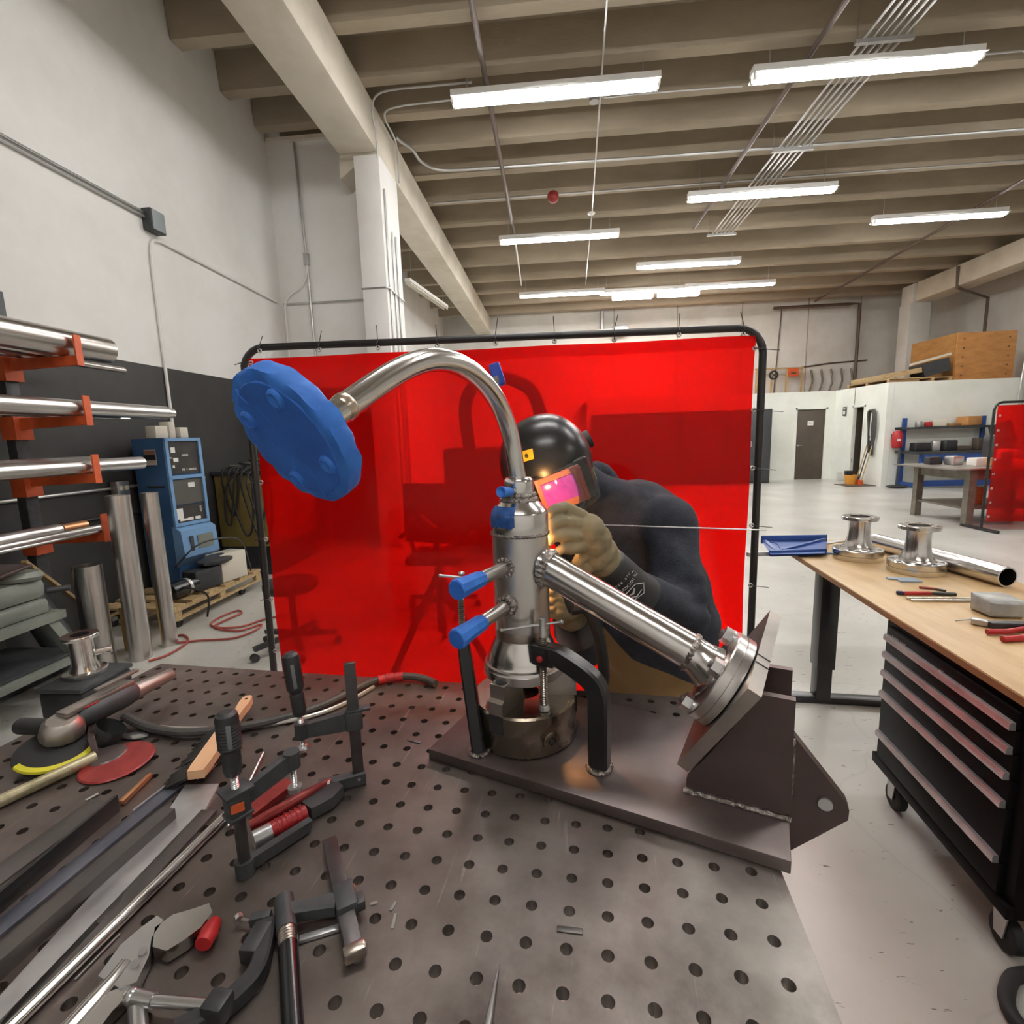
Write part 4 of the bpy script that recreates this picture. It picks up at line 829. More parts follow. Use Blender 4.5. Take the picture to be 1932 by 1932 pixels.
for i, (a, bb, w_, h, lb) in enumerate([(.03, .1, .2, .11, 'cream box on the left of the blue machine top'), (.14, .1, .1, .15, 'taller cream box in the middle of the blue machine top'), (.28, .12, .14, .1, 'rounded cream box on the right of the blue machine top')]):
    solo('cream_box', lb, 'box', M().box(bl(a+.03, bb+.02, ZTp+h/2+.001), (w_*.62, .12, h), RB, bev=.008), K['ivory'], 'cream boxes on the blue machine')
# pallet on casters with the pump unit
pa = thing('pallet', 'wooden pallet dolly on casters carrying the blue machine and white unit', 'pallet', (-3.5, 4.3, 0))
px0, px1, py0, py1 = -3.88, -3.16, 3.72, 4.95
for i in range(6):
    y = py0+.06+i*(py1-py0-.12)/5; P('deck_board', M().box(((px0+px1)/2, y, .19), (px1-px0, .14, .02)), K['pine'], pa)
for x in (px0+.02, (px0+px1)/2, px1-.02):
    st_ = P('stringer', M().box((x, (py0+py1)/2, .165), (.04, py1-py0, .03)), K['pine'], pa)
    for y in (py0+.04, (py0+py1)/2, py1-.04): P('block', M().box((x, y, .125), (.04, .08, .06)), K['pine'], st_)
    P('bottom_board', M().box((x, (py0+py1)/2, .088), (.04, py1-py0, .018)), K['pine'], st_)
for x in (px0+.06, px1-.06):
    for y in (py0+.1, py1-.25): cs = P('caster', M().cyl((x-.015, y, .038), (x+.015, y, .038), .038, n=16), K['rubber'], pa); P('caster_fork', M().box((x, y, .068), (.045, .05, .03)), K['galv'], cs)
wu = thing('pump_unit', 'white fronted unit with black motor on the pallet in front of the blue machine', 'machine', (-3.3, 4.45, .2))
P('white_box', M().box((-3.265, 4.58, .34), (.2, .3, .27), Matrix.Rotation(R(-12), 3, 'Z'), bev=.01), K['ivory'], wu)
P('black_housing', M().box((-3.3, 4.27, .3), (.18, .28, .19), Matrix.Rotation(R(-12), 3, 'Z'), bev=.02), K['blk'], wu)
P('motor', M().cyl((-3.32, 3.88, .28), (-3.3, 4.15, .28), .075, n=20), K['blkgloss'], wu); P('motor_band', M().cyl((-3.307, 4.04, .28), (-3.304, 4.07, .28), .079, n=20), K['galv'], wu)
P('tarp', M().ball((-3.28, 4.45, .43), .13, (1, 1.6, .4), 14), K['blk'], wu)
P('cable', M().tube(cat([(-3.5, 4.2, .42), (-3.3, 4.3, .62), (-3.2, 4.7, .58), (-3.17, 4.8, .3), (-3.2, 4.85, .215)], 6), .008, 6), K['cable'], wu)
P('power_cord', M().tube(cat([(-3.3, 3.95, .3), (-3.18, 3.95, .3), (-3.1, 4.05, .2), (-3.09, 4.0, .02)], 6), .009, 6), K['rubber'], wu)
# olive cabinet with cables
oc_ = thing('olive_cabinet', 'olive painted cabinet draped with black cables behind the screen edge', 'cabinet', (-3.6, 6.0, 0))
P('plinth', M().box((-3.6, 6.0, .17), (.6, 1.1, .34)), K['blk'], oc_); P('carcass', M().box((-3.6, 6.0, .76), (.62, 1.12, .84), bev=.008), K['olive'], oc_)
P('top', M().box((-3.6, 6.0, 1.2), (.66, 1.16, .05), bev=.006), K['dgrey'], oc_)
for i in range(5):
    yy = 5.38-.026*i; xx = -3.78+.09*i; zb = [.72, .5, .62, .42, .66, .4, .55][i]; dx = [.1, .16, -.08, .2, .12, -.14, .1][i]
    solo('cable', 'black cable loop hanging over the olive cabinet, number %s from the left' % ['one', 'two', 'three', 'four', 'five', 'six', 'seven'][i], 'cable',
         M().tube(cat([(xx-.02, 5.75, 1.245), (xx, 5.45, 1.25), (xx+.01, yy, 1.12), (xx+dx*.4, yy-.01, (zb+1.1)/2), (xx+dx, yy-.015, zb), (xx+dx*1.6, yy-.02, zb+.1), (xx+dx*1.5+.05, yy, 1.1), (xx+.12, 5.45, 1.25), (xx+.1, 5.8, 1.25)], 6), .012, 6), K['rubber'], 'cables over the olive cabinet')
for i in range(3): solo('cable_coil', 'coiled black cable lying on top of the olive cabinet, %s coil' % ['left', 'middle', 'right'][i], 'cable', M().ring((-3.68+.1*i, 5.62+.04*i, 1.262+.03*i), (.1, .1*i, 1), .12, .016, 26, 6), K['cable'], 'coils on the olive cabinet')
# red hose on the floor
solo('red_hose', 'thin red air hose looping across the floor left of the screen', 'hose', M().tube(cat([onz(x, y, .011) for x, y in ((540, 1160), (500, 1168), (455, 1182), (412, 1184), (398, 1176), (420, 1162), (448, 1152), (455, 1157), (430, 1168), (405, 1183), (450, 1190), (492, 1178), (480, 1190), (440, 1204), (380, 1208), (335, 1212), (322, 1204), (345, 1198), (355, 1208), (340, 1222), (310, 1238), (280, 1247))], 6), .0085, 8), K['hosered'])
# ================================================================== THE PERSON
def caps(m, a, b, ra, rb, n=14):
    a, b = V(a), V(b); m.cyl(a, b, ra, rb, n); m.ball(a, ra, n=n); m.ball(b, rb, n=n)
def fuse(name, m, voxel, smooth, mats, parent, pick=None, disp=None):
    me = bpy.data.meshes.new('tmp'); me.from_pydata([tuple(v) for v in m.v], [], m.f); me.update()
    o = bpy.data.objects.new('tmp', me); col.objects.link(o)
    bm = bmesh.new(); bm.from_mesh(me); bmesh.ops.recalc_face_normals(bm, faces=bm.faces[:]); bm.to_mesh(me); bm.free()
    r = o.modifiers.new('r', 'REMESH'); r.mode = 'VOXEL'; r.voxel_size = voxel
    s = o.modifiers.new('s', 'SMOOTH'); s.factor = .5; s.iterations = smooth
    dg = bpy.context.evaluated_depsgraph_get(); dg.update(); ev = bpy.data.meshes.new_from_object(o.evaluated_get(dg)); bpy.data.objects.remove(o)
    if disp:
        ev.update(); ns = [v.normal.copy() for v in ev.vertices]
        for v, nrm in zip(ev.vertices, ns): v.co += nrm*disp(v.co)
    off = root_loc(parent)
    idx = [pick(p.center) for p in ev.polygons] if pick else None
    for v in ev.vertices: v.co -= off
    ev.name = name; ev.materials.clear()
    for x in mats: ev.materials.append(x)
    if idx: ev.polygons.foreach_set('material_index', idx)
    ev.polygons.foreach_set('use_smooth', [True]*len(ev.polygons))
    ob = bpy.data.objects.new(name, ev); col.objects.link(ob); ob.parent = parent; return ob
pe = thing('person', 'person in dark sweatshirt and black welding helmet leaning over the pipe assembly, welding', 'person', (.38, 1.62, 0))
m = M()
shl, elb, wri = dep(1258, 992, 1.48), dep(1292, 1160, 1.36), dep(1168, 1092, 1.185)
shr, elr, wrr = dep(1100, 1010, 1.56), dep(1098, 1225, 1.44), dep(1078, 1160, 1.2)
neck, head = dep(1120, 935, 1.52), dep(1040, 885, 1.44)
up1, up2, mid, low, pel = dep(1205, 985, 1.6), dep(1222, 1000, 1.6), dep(1240, 1080, 1.63), dep(1266, 1180, 1.66), dep(1268, 1262, 1.68)
for a, b, ra, rb in ((up1, mid, .14, .142), (up2, mid, .145, .145), (mid, low, .148, .158), (low, pel, .155, .15), (dep(1150, 1090, 1.58), dep(1190, 1185, 1.62), .11, .125), (dep(1190, 1185, 1.62), dep(1235, 1245, 1.66), .125, .13), (shr, up1, .1, .14), (shr, mid, .1, .13), (shl, up2, .095, .13), (neck, up1, .075, .12), (neck, head, .075, .085),
                     (shl, elb, .082, .068), (elb, wri, .066, .047), (shr, elr, .08, .062), (elr, wrr, .058, .044)): caps(m, a, b, ra, rb)
m.ball(elb, .071); m.ball(pel, .165, (1.05, .85, .9))
hl, hr = pel+V((.09, .0, -.05)), pel+V((-.15, .02, -.04)); kl, kr = V((hl.x+.02, hl.y-.1, .46)), V((hr.x-.02, hr.y-.06, .46)); al, ar_ = V((kl.x, kl.y+.12, .09)), V((kr.x-.02, kr.y+.16, .09))
for h, k, a in ((hl, kl, al), (hr, kr, ar_)):
    caps(m, h, k, .105, .072); caps(m, k, a, .07, .048); caps(m, V((a.x, a.y, .05)), V((a.x+.01, a.y-.17, .045)), .045, .045)
hq = [dep(1140, 1185, 1.52), dep(1195, 1246, 1.52), dep(1290, 1286, 1.52)]
def hemz(x):
    a, b, c = hq
    if x < b.x: return b.z+(a.z-b.z)*min(1.6, (b.x-x)/(b.x-a.x))
    return b.z+(c.z-b.z)*min(1, (x-b.x)/(c.x-b.x))
hem = hq[1].z
def folds(c):
    if c.z < hem: return .004*math.sin(c.z*30+c.x*22)
    d = min((c-elb).length, 1); t = (c-shl).dot((elb-shl).normalized())
    return .0035*math.sin(c.z*52+c.x*31+1.5*math.sin(c.x*17))*(1 if c.z < 1.25 else .5)+(.006*math.sin(t*115)*max(0, 1-d/.17))
K['shoe'] = mk('boot', S(60, 46, 36), .6)
def body_mat():
    # dark sweatshirt above the hem, tan trousers below it
    m = mk('sweatshirt_and_trousers', S(34, 37, 46), .9, 0, S(44, 47, 57), 40, 3, bump=.25, bs=220); t = m.node_tree; L = t.links.new; b = t.nodes['Principled BSDF']
    src = b.inputs['Base Color'].links[0].from_socket; tc = nn(t, 'ShaderNodeTexCoord'); sx = nn(t, 'ShaderNodeSeparateXYZ'); L(tc.outputs['Object'], sx.inputs[0]); o = root_loc(pe)
    def line(p, q):
        k = (q.z-p.z)/(q.x-p.x); n = nn(t, 'ShaderNodeMath'); n.operation = 'MULTIPLY_ADD'; L(sx.outputs[0], n.inputs[0]); n.inputs[1].default_value = k; n.inputs[2].default_value = p.z-o.z-k*(p.x-o.x); return n
    l1, l2 = line(hq[0], hq[1]), line(hq[1], hq[2]); mxm = nn(t, 'ShaderNodeMath'); mxm.operation = 'MAXIMUM'; L(l1.outputs[0], mxm.inputs[0]); L(l2.outputs[0], mxm.inputs[1])
    g1 = nn(t, 'ShaderNodeMath'); g1.operation = 'LESS_THAN'; L(sx.outputs[2], g1.inputs[0]); L(mxm.outputs[0], g1.inputs[1])
    g2 = nn(t, 'ShaderNodeMath'); g2.operation = 'GREATER_THAN'; L(sx.outputs[1], g2.inputs[0]); g2.inputs[1].default_value = 1.34-o.y
    g = nn(t, 'ShaderNodeMath'); g.operation = 'MULTIPLY'; L(g1.outputs[0], g.inputs[0]); L(g2.outputs[0], g.inputs[1])
    lowz = nn(t, 'ShaderNodeMath'); lowz.operation = 'LESS_THAN'; L(sx.outputs[2], lowz.inputs[0]); lowz.inputs[1].default_value = .62
    gg = nn(t, 'ShaderNodeMath'); gg.operation = 'MAXIMUM'; L(g.outputs[0], gg.inputs[0]); L(lowz.outputs[0], gg.inputs[1])
    mx = nn(t, 'ShaderNodeMixRGB'); L(gg.outputs[0], mx.inputs[0]); L(src, mx.inputs[1]); mx.inputs[2].default_value = S(132, 106, 68); L(mx.outputs[0], b.inputs['Base Color'])
    return m
body = fuse('body', m, .011, 9, [body_mat(), K['shoe']], pe, lambda c: 1 if c.z < .1 else 0, folds)
# hood bunched behind the helmet
hd = M()
for i in range(9):
    a = R(-30+i*24); hd.ball(neck+RI*(.045*math.cos(a)+.01)+UP*(.06*math.sin(a)+.012)+FW*(.02*math.sin(a*2)), .036, n=10)
fuse('hood', hd, .008, 5, [K['navy']], pe)
# ---- helmet
HC = dep(1030, 874, 1.4)
f_ = (-FW*.93+RI*.07-UP*.30).normalized(); u0 = UP*math.cos(R(21))-RI*math.sin(R(21)); u_ = (u0-f_*u0.dot(f_)).normalized(); r_ = u_.cross(f_).normalized()
def hp_(x, y, z): return HC+r_*x+u_*y+f_*z
def shell(sc_=1.0, na=56, nb=36):
    m = M()
    for i in range(nb+1):
        t = math.pi*i/nb; h = math.cos(t); s = math.sin(t)
        for j in range(na):
            a = 2*math.pi*j/na; ca, sa = math.cos(a), math.sin(a)      # a=0 right, 90 front
            wx = .128*(1-.20*max(0, -h)**1.3); dz = (.135 if sa > 0 else .125)*(1-.12*max(0, -h))
            e = .86; x = wx*math.copysign(abs(s)**e, s)*math.copysign(abs(ca)**.92, ca); z = dz*math.copysign(abs(s)**e, s)*math.copysign(abs(sa)**.85, sa); y = .135*h if h > 0 else .168*h
            z += .018*max(0, -h)*(sa > 0)*sa
            m.v.append(hp_(x*sc_, y*sc_, z*sc_))
    m.f = [(i*na+j, i*na+(j+1) % na, (i+1)*na+(j+1) % na, (i+1)*na+j) for i in range(nb) for j in range(na)]
    return m
K['helm'] = mk('helmet_black', S(22, 24, 27), .3, 0, S(28, 30, 33), 8, spec=.5)
he = P('welding_helmet', shell(), K['helm'], pe, sharp=60); he['label'] = 'black welding helmet'
Rh = Matrix((r_, u_, f_)).transposed()
# lens opening, cartridge and cover
P('window_frame', M().box(hp_(.018, -.045, .118), (.158, .118, .03), Rh, bev=.012), K['blkgloss'], he)
P('lens_cartridge', M().box(hp_(.008, -.048, .1325), (.122, .1, .008), Rh, bev=.003), K['cartridge'], he)
P('cartridge_edge', M().box(hp_(.066, -.05, .134), (.012, .09, .014), Rh, bev=.003), K['cartridge'], he)
P('lens', M().box(hp_(.004, -.045, .1375), (.09, .062, .006), Rh, bev=.001), K['lens'], he)
cv = M(); na = 14
for i in range(9):
    for j in range(na+1):
        s, t = j/na*2-1, i/8*2-1; rr = (abs(s)**6+abs(t)**6)
        cv.v.append(hp_(.018+.086*s*(1-.06*t*t), -.05+.064*t*(1-.1*s*s), .159-.034*s*s-.006*t*t))
cv.f = [(i*(na+1)+j, i*(na+1)+j+1, (i+1)*(na+1)+j+1, (i+1)*(na+1)+j) for i in range(8) for j in range(na)]
P('cover_lens', cv, K['visor'], he)
P('ear_knob', M().cyl(hp_(.118, .012, -.03), hp_(.142, .014, -.032), .026, n=20), K['blk'], he)
P('yellow_badge', M().box(hp_(-.048, .066, .1125), (.042, .028, .003), Rh @ Matrix.Rotation(R(-22), 3, 'Y') @ Matrix.Rotation(R(-34), 3, 'X'), bev=.0006), mk('badge_yellow', S(236, 190, 40), .5), he)
text('badge_mark', 'e', .022, hp_(-.046, .0675, .1155), r_*.93+f_*.37, u_*.83-f_*.55, K['blk'], he, .0008)
K['lime'] = mk('lime_print', S(150, 160, 60), .5)
P('side_print', M().tube([hp_(.1085+.0008*i, -.02-.012*i, .062-.002*i) for i in range(6)], .0016, 5), K['lime'], he)
# ---- near glove, pinching the filler rod against the vessel
def glove(par, palm, fingers, rp, mat):
    m = M()
    for p, r, s in palm: m.ball(p, r, s, 14)
    for ch, rad in fingers:
        for a, b, ra, rb in zip(ch, ch[1:], rad, rad[1:]): caps(m, a, b, ra, rb, 10)
    return fuse('glove', m, .0032, 2, [mat], par)
Z = 1.075
F = [([dep(1098, 975, 1.09), dep(1066, 957, 1.07), dep(1046, 961, 1.045), dep(1037, 968, 1.035)], [.017, .0135, .0115, .0095]),
     ([dep(1098, 990, 1.085), dep(1062, 984, 1.055), dep(1040, 988, 1.035), dep(1037, 1001, 1.03)], [.018, .014, .0125, .011]),
     ([dep(1100, 1010, 1.085), dep(1066, 1011, 1.05), dep(1043, 1012, 1.035), dep(1038, 1021, 1.035)], [.018, .014, .0122, .0105]),
     ([dep(1105, 1028, 1.09), dep(1078, 1036, 1.06), dep(1060, 1036, 1.045), dep(1052, 1042, 1.045)], [.0165, .013, .011, .0095]),
     ([dep(1128, 1042, 1.11), dep(1100, 1048, 1.1), dep(1090, 1062, 1.1), dep(1108, 1075, 1.105)], [.022, .016, .0145, .013])]
pl = [(dep(1108, 1003, 1.1), .042, (1, 1, 1)), (dep(1120, 1020, 1.11), .042, (1, 1, 1)), (dep(1132, 1042, 1.125), .041, (1, 1, 1)), (dep(1142, 1060, 1.14), .042, (1, 1, 1)), (dep(1125, 1055, 1.12), .032, (1, 1, 1))]
gl = glove(pe, pl, F, .04, K['glove']); gl['label'] = 'tan leather welding glove'
c0, c1 = dep(1140, 1062, 1.14), dep(1207, 1124, 1.22)
cu_ = P('glove_cuff', M().lathe([(.041, 0), (.0455, .006), (.0465, .02), (.05, (c1-c0).length*.7), (.056, (c1-c0).length), (.05, (c1-c0).length+.002)], c0, c1-c0, 32), K['blk'], pe)
cax = (c1-c0).normalized(); tocam = (CAM-(c0+c1)/2).normalized(); cn = (tocam-cax*tocam.dot(cax)).normalized(); cs = cax.cross(cn).normalized()
def cuffp(a, b, h=.0): return c0+cax*a+cs*b*1.0+cn*(math.sqrt(max(1e-6, (.0475+.06*max(0, a-.02))**2-b*b))+h+.0012)
Lc = (c1-c0).length
tx = -cs if (-cs).dot(UP) > 0 else cs
sgn = 1 if tx == cs else -1
def cprism(poly, name):   # printed outline on the cuff
    m = M().tube([cuffp(a, b) for a, b in poly], .0011, 5, closed=True); P(name, m, K['silver_print'], cu_)
cprism([(.045, -.032), (.060, -.034), (.060, .03), (.047, .032)], 'logo_bar')
cprism([(.066, -.012), (.088, -.028), (.103, -.012), (.098, .016), (.082, .026), (.068, .018)], 'logo_shield')
P('logo_fill', M().tube([cuffp(.072, -.004), cuffp(.08, .006), cuffp(.078, .016)], [.0022, .003, .001], 5).tube([cuffp(.084, .018), cuffp(.094, .006), cuffp(.092, -.014)], [.001, .0016, .001], 5), K['silver_print'], cu_)
for i, ch in enumerate('BUDXIOIV'):
    b = (-.026+i*.0074)*-sgn*-1; text('logo_letter', ch, .011, cuffp(.053, b, .0005), tx, -cax, K['silver_print'], cu_, .0004)
for i, ch in enumerate('U7B-ECT'):
    b = (-.02+i*.0068); text('cuff_letter', ch, .008, cuffp(.034, b, .0005), tx, -cax, K['silver_print'], cu_, .0004)
# ---- far glove behind the vessel, holding the torch
F2 = [([dep(1072, 1130, 1.15), dep(1056, 1112, 1.12), dep(1044, 1108, 1.1), dep(1038, 1116, 1.09)], [.019, .016, .014, .012]),
      ([dep(1072, 1140, 1.15), dep(1054, 1128, 1.115), dep(1041, 1126, 1.1), dep(1037, 1134, 1.09)], [.019, .016, .014, .012]),
      ([dep(1072, 1150, 1.15), dep(1054, 1142, 1.115), dep(1043, 1142, 1.1), dep(1039, 1148, 1.09)], [.018, .015, .013, .011]),
      ([dep(1072, 1160, 1.15), dep(1058, 1156, 1.12), dep(1048, 1156, 1.1), dep(1044, 1160, 1.1)], [.017, .014, .012, .01]),
      ([dep(1080, 1125, 1.16), dep(1066, 1104, 1.14), dep(1054, 1094, 1.12), dep(1046, 1090, 1.11)], [.018, .015, .0135, .012])]
g2 = glove(pe, [(dep(1075, 1140, 1.16), .04, (1, 1, 1)), (dep(1078, 1158, 1.185), .042, (1, 1, 1))], F2, .04, K['glove'])
P('glove_cuff', M().lathe([(.043, -.01), (.047, .0), (.052, .07), (.058, .11)], wrr, elr-wrr, 28), K['blk'], pe)
# ---- filler rod, torch, arc
solo('filler_rod', 'thin bright filler rod held in the near glove, pointing right', 'rod', M().cyl(dep(1118, 990, 1.085), dep(1446, 1000, 1.16), .0015, n=8), K['zinc'])
to = thing('welding_torch', 'black welding torch held in the far glove behind the vessel', 'torch', dep(1060, 1120, 1.1))
P('handle', M().cyl(dep(1046, 1098, 1.1), dep(1078, 1150, 1.13), .0125, n=14), K['blk'], to)
P('head', M().tube(cat([dep(1046, 1098, 1.1), dep(1036, 1075, 1.09), dep(1030, 1040, 1.075)], 5), .012, 12), K['blk'], to)
P('cup', M().cyl(dep(1030, 1040, 1.075), dep(1029, 1013, 1.05), .012, .011, 14), K['cartridge'], to)  # cup widened to block arc light falling on the base plate
P('torch_cable', M().tube(cat([dep(1078, 1150, 1.13), dep(1108, 1150, 1.13), dep(1128, 1195, 1.14), dep(1137, 1245, 1.15), dep(1138, 1290, 1.19), dep(1120, 1330, 1.32), dep(1100, 1390, 1.45)], 8), .0135, 10), K['rubber'], to)
ld = bpy.data.lights.new('welding_arc', 'POINT'); ld.energy = 9.0; ld.color = (1, .5, .18); ld.shadow_soft_size = .006
lo_ = bpy.data.objects.new('welding_arc', ld); col.objects.link(lo_); lo_.location = dep(1028.5, 1006, 1.035)
tag(lo_, 'bright welding arc between the vessel and the near glove', 'arc')
# ================================================================== TOOLS ON THE WELDING TABLE
def T(x, y, h=0): return onz(x, y, ZT+h)
def zat(x, y, p): return aty(x, y, p.y).z
def f_handle(par, base, d, L, r):
    # two-part ribbed clamp grip from base along d
    prof = [(0, 0), (r*.72, .0), (r*.8, .006)]
    for i in range(5): prof += [(r*.84, .01+i*.0065), (r*.78, .0132+i*.0065)]
    prof += [(r*.72, L*.36), (r*.95, L*.42)]
    for i in range(8): prof += [(r*1.03, L*.45+i*L*.05), (r*.97, L*.475+i*L*.05)]
    prof += [(r*1.02, L*.88), (r*.9, L*.96), (r*.55, L), (0, L)]
    h = P('handle', M().lathe(prof, base, d, 18), K['blk'], par)
    tc_ = (CAM-V(base)).normalized(); dn = V(d).normalized(); n = (tc_-dn*tc_.dot(dn)).normalized(); s = dn.cross(n)
    P('grip_inlay', M().box(V(base)+dn*L*.66+n*r*1.0, (r*.4, L*.38, r*.12), Matrix((s, dn, n)).transposed(), bev=r*.05), mk('inlay', S(96, 100, 102), .5) if 'inlay' not in K else K['inlay'], h)
    return h
K['inlay'] = mk('inlay_grey', S(104, 108, 110), .5)
def upright_clamp(label, p, arm, zj, zh, ztop, jawlen, jawdir, handle_at_arm=True):
    r = thing('bar_clamp', label, 'clamp', p, 0, 'grey bar clamps with black grips')
    arm = V(arm); al = arm.length; ad = arm.normalized(); sd = V((-ad.y, ad.x, 0)); jd = V(jawdir).normalized()
    Rm = Matrix((ad, sd, UZ)).transposed()
    P('bar', M().box(V((p.x, p.y, (ZT+.006+ztop)/2)), (.02, .0085, ztop-ZT-.006), Rm, bev=.001), K['clampgrey'], r)
    fj = P('fixed_jaw', sweep([p-jd*.012+UZ*.012, p+jd*jawlen*.5+UZ*.012, p+jd*jawlen+UZ*.016], .017, [.026, .024, .02], UZ.cross(jd)), K['dgrey'], r)
    P('rivet', M().cyl(p+UZ*.014-UZ.cross(jd)*.0095, p+UZ*.014+UZ.cross(jd)*.0095, .003, n=10), K['zinc'], fj)
    sl = P('sliding_jaw', M().box(V((p.x, p.y, zj)), (.03, .02, .034), Rm, bev=.003).prism([(.01, -.016), (al-.012, -.014), (al+.01, -.011), (al+.01, .012), (al-.012, .012), (.01, .018)], V((p.x, p.y, zj)), ad, UZ, .013), K['dgrey'], r)
    P('slider_lip', M().box(V((p.x, p.y, zj+.019))-ad*.008, (.044, .016, .006), Rm, bev=.002), K['dgrey'], r)
    P('orange_label', M().box(V((p.x, p.y, zj+.001))-sd*.0106+ad*.0, (.014, .002, .011), Rm), K['orange'], sl)
    q = V((p.x, p.y, zj))+ad*al
    P('arm_boss', M().cyl(q-UZ*.014, q+UZ*.014, .0115, n=16), K['dgrey'], r)
    s_ = P('spindle', M().thread(q-UZ*.03, q+UZ*(zh-zj), .0055, .003), K['zinc'], r)
    P('swivel_pad', M().ball(q-UZ*.034, .0098, (1, 1, .75), 12), K['zinc'], s_)
    return r, q
# back clamp, right
p = T(678, 1478); q0 = T(676, 1476)
zj = zat(668, 1358, p); ztop = zat(662, 1250, p); left = V((-RI.x, -RI.y, 0)).normalized()
r, q = upright_clamp('bar clamp standing upright at the back, with bar top above its handle', p, (left*.082+V((0, -.028, 0))), zj, zj+.03, ztop, .07, left+V((0, -.42, 0)))
f_handle(r, q+UZ*.03, UZ+left*.06, .115, .0145)
# front clamp, left: grip rises above the slider
p = T(464, 1648); zj = zat(452, 1512, p)
r = thing('bar_clamp', 'bar clamp standing upright in front, with orange label below its handle', 'clamp', p, 0, 'grey bar clamps with black grips')
bd = (RI*.62+FW*.78); bd.z = 0; bd.normalize(); sd = UZ.cross(bd)
Rm = Matrix((bd, sd, UZ)).transposed()
P('bar', M().box(V((p.x, p.y, (ZT+.01+zj)/2)), (.014, .014, zj-ZT-.01), Rm, bev=.002), K['clampgrey'], r)
P('fixed_jaw', M().cyl(p+UZ*.0005, p+UZ*.024, .0135, n=16).prism([(0, .003), (.1, .003), (.105, .02), (0, .022)], p, bd, UZ, .013), K['dgrey'], r)
sl = P('sliding_jaw', M().box(V((p.x, p.y, zj)), (.03, .026, .034), Rm, bev=.003).prism([(.01, -.012), (.085, .004), (.09, .028), (.075, .03), (.01, .014)], V((p.x, p.y, zj)), bd, UZ, .012), K['dgrey'], r)
P('slider_lip', M().box(V((p.x, p.y, zj+.019)), (.04, .034, .006), Rm, bev=.002), K['dgrey'], r); P('slider_lip', M().box(V((p.x, p.y, zj-.019)), (.034, .03, .006), Rm, bev=.002), K['dgrey'], r)
tc_ = (CAM-V((p.x, p.y, zj))); tc_.z = 0; tc_.normalize()
P('orange_label', M().box(V((p.x, p.y, zj))+tc_*.0165, (.017, .003, .012), Matrix((UZ.cross(tc_)*-1, tc_, UZ)).transposed()), K['orange'], sl)
q = V((p.x, p.y, zj))+bd*.085+UZ*.02
P('arm_boss', M().cyl(q-UZ*.014, q+UZ*.012, .012, n=16), K['dgrey'], r); s_ = P('spindle', M().thread(q-UZ*.05, q-UZ*.01, .0055, .003), K['zinc'], r); P('swivel_pad', M().cyl(q-UZ*.055, q-UZ*.048, .011, n=16), K['zinc'], s_)
P('grip_spindle', M().thread(V((p.x, p.y, zj+.02)), V((p.x, p.y, zj+.052)), .0058, .003), K['zinc'], r)
zh = zat(446, 1462, p); f_handle(r, V((p.x, p.y, zj+.045)), UZ, zat(440, 1343, p)-zj-.045, .0155)
# lying clamp in the foreground
r = thing('bar_clamp', 'bar clamp lying flat on the table in the foreground with silver strip', 'clamp', T(640, 1720), 0, 'grey bar clamps with black grips')
a, b = T(622, 1585, .014), T(668, 1790, .014)
P('bar', M().bar(a, b, .021, .01, (b-a).cross(UZ), bev=.001), K['clampgrey'], r); ax = (b-a).normalized(); lt = UZ.cross(ax); lt = lt if lt.dot(RI) < 0 else -lt
P('bar_end_cap', M().bar(b-ax*.004, b+ax*.012, .028, .016, lt, bev=.004), K['heat'], r)
c = T(651, 1698, .016); P('sliding_jaw', M().bar(c-ax*.022, c+ax*.022, .028, .022, lt, bev=.003), K['dgrey'], r)
P('slider_lip', M().box(c-lt*.017+ax*.012, (.012, .02, .014), Matrix((lt, ax, UZ)).transposed(), bev=.002), K['dgrey'], r)
P('orange_label', M().box(c-lt*.0146-ax*.008+UZ*.004, (.001, .008, .008), Matrix((lt, ax, UZ)).transposed()), K['orange'], r)
e = T(538, 1724, .018); P('arm', sweep([c+lt*.012, (c+e)/2+ax*.002, e], .02, [.024, .02, .018], UZ), K['dgrey'], r)
P('spindle_sleeve', M().cyl(e-ax*.024, e+ax*.028, .0125, n=20), K['dgrey'], r)
h0 = e+ax*.028; P('knurled_ring', M().lathe([(.0115, 0)]+[(.0118 if i % 2 else .011, .002*i) for i in range(1, 11)]+[(.0115, .022)], h0, ax, 20), K['heat'], r)
hd_ = T(552, 1932, .014)-h0; P('spindle_bar', M().cyl(h0+ax*.02, h0+hd_.normalized()*.2, .0115, n=20), K['blkgloss'], r)
P('silver_strip', M().bar(T(565, 1773, .003), T(640, 1750, .003), .009, .005, UZ.cross(lt), bev=.001), K['alu'], r)
P('small_pin', M().cyl(T(452, 1733, .012), T(474, 1737, .012), .0018, n=6).cyl(T(450, 1729, .012), T(452, 1737, .012), .006, n=8), K['zinc'], r); P('pin_sleeve', M().bar(T(472, 1737, .012), T(512, 1728, .014), .013, .013, bev=.002), K['dgrey'], r)
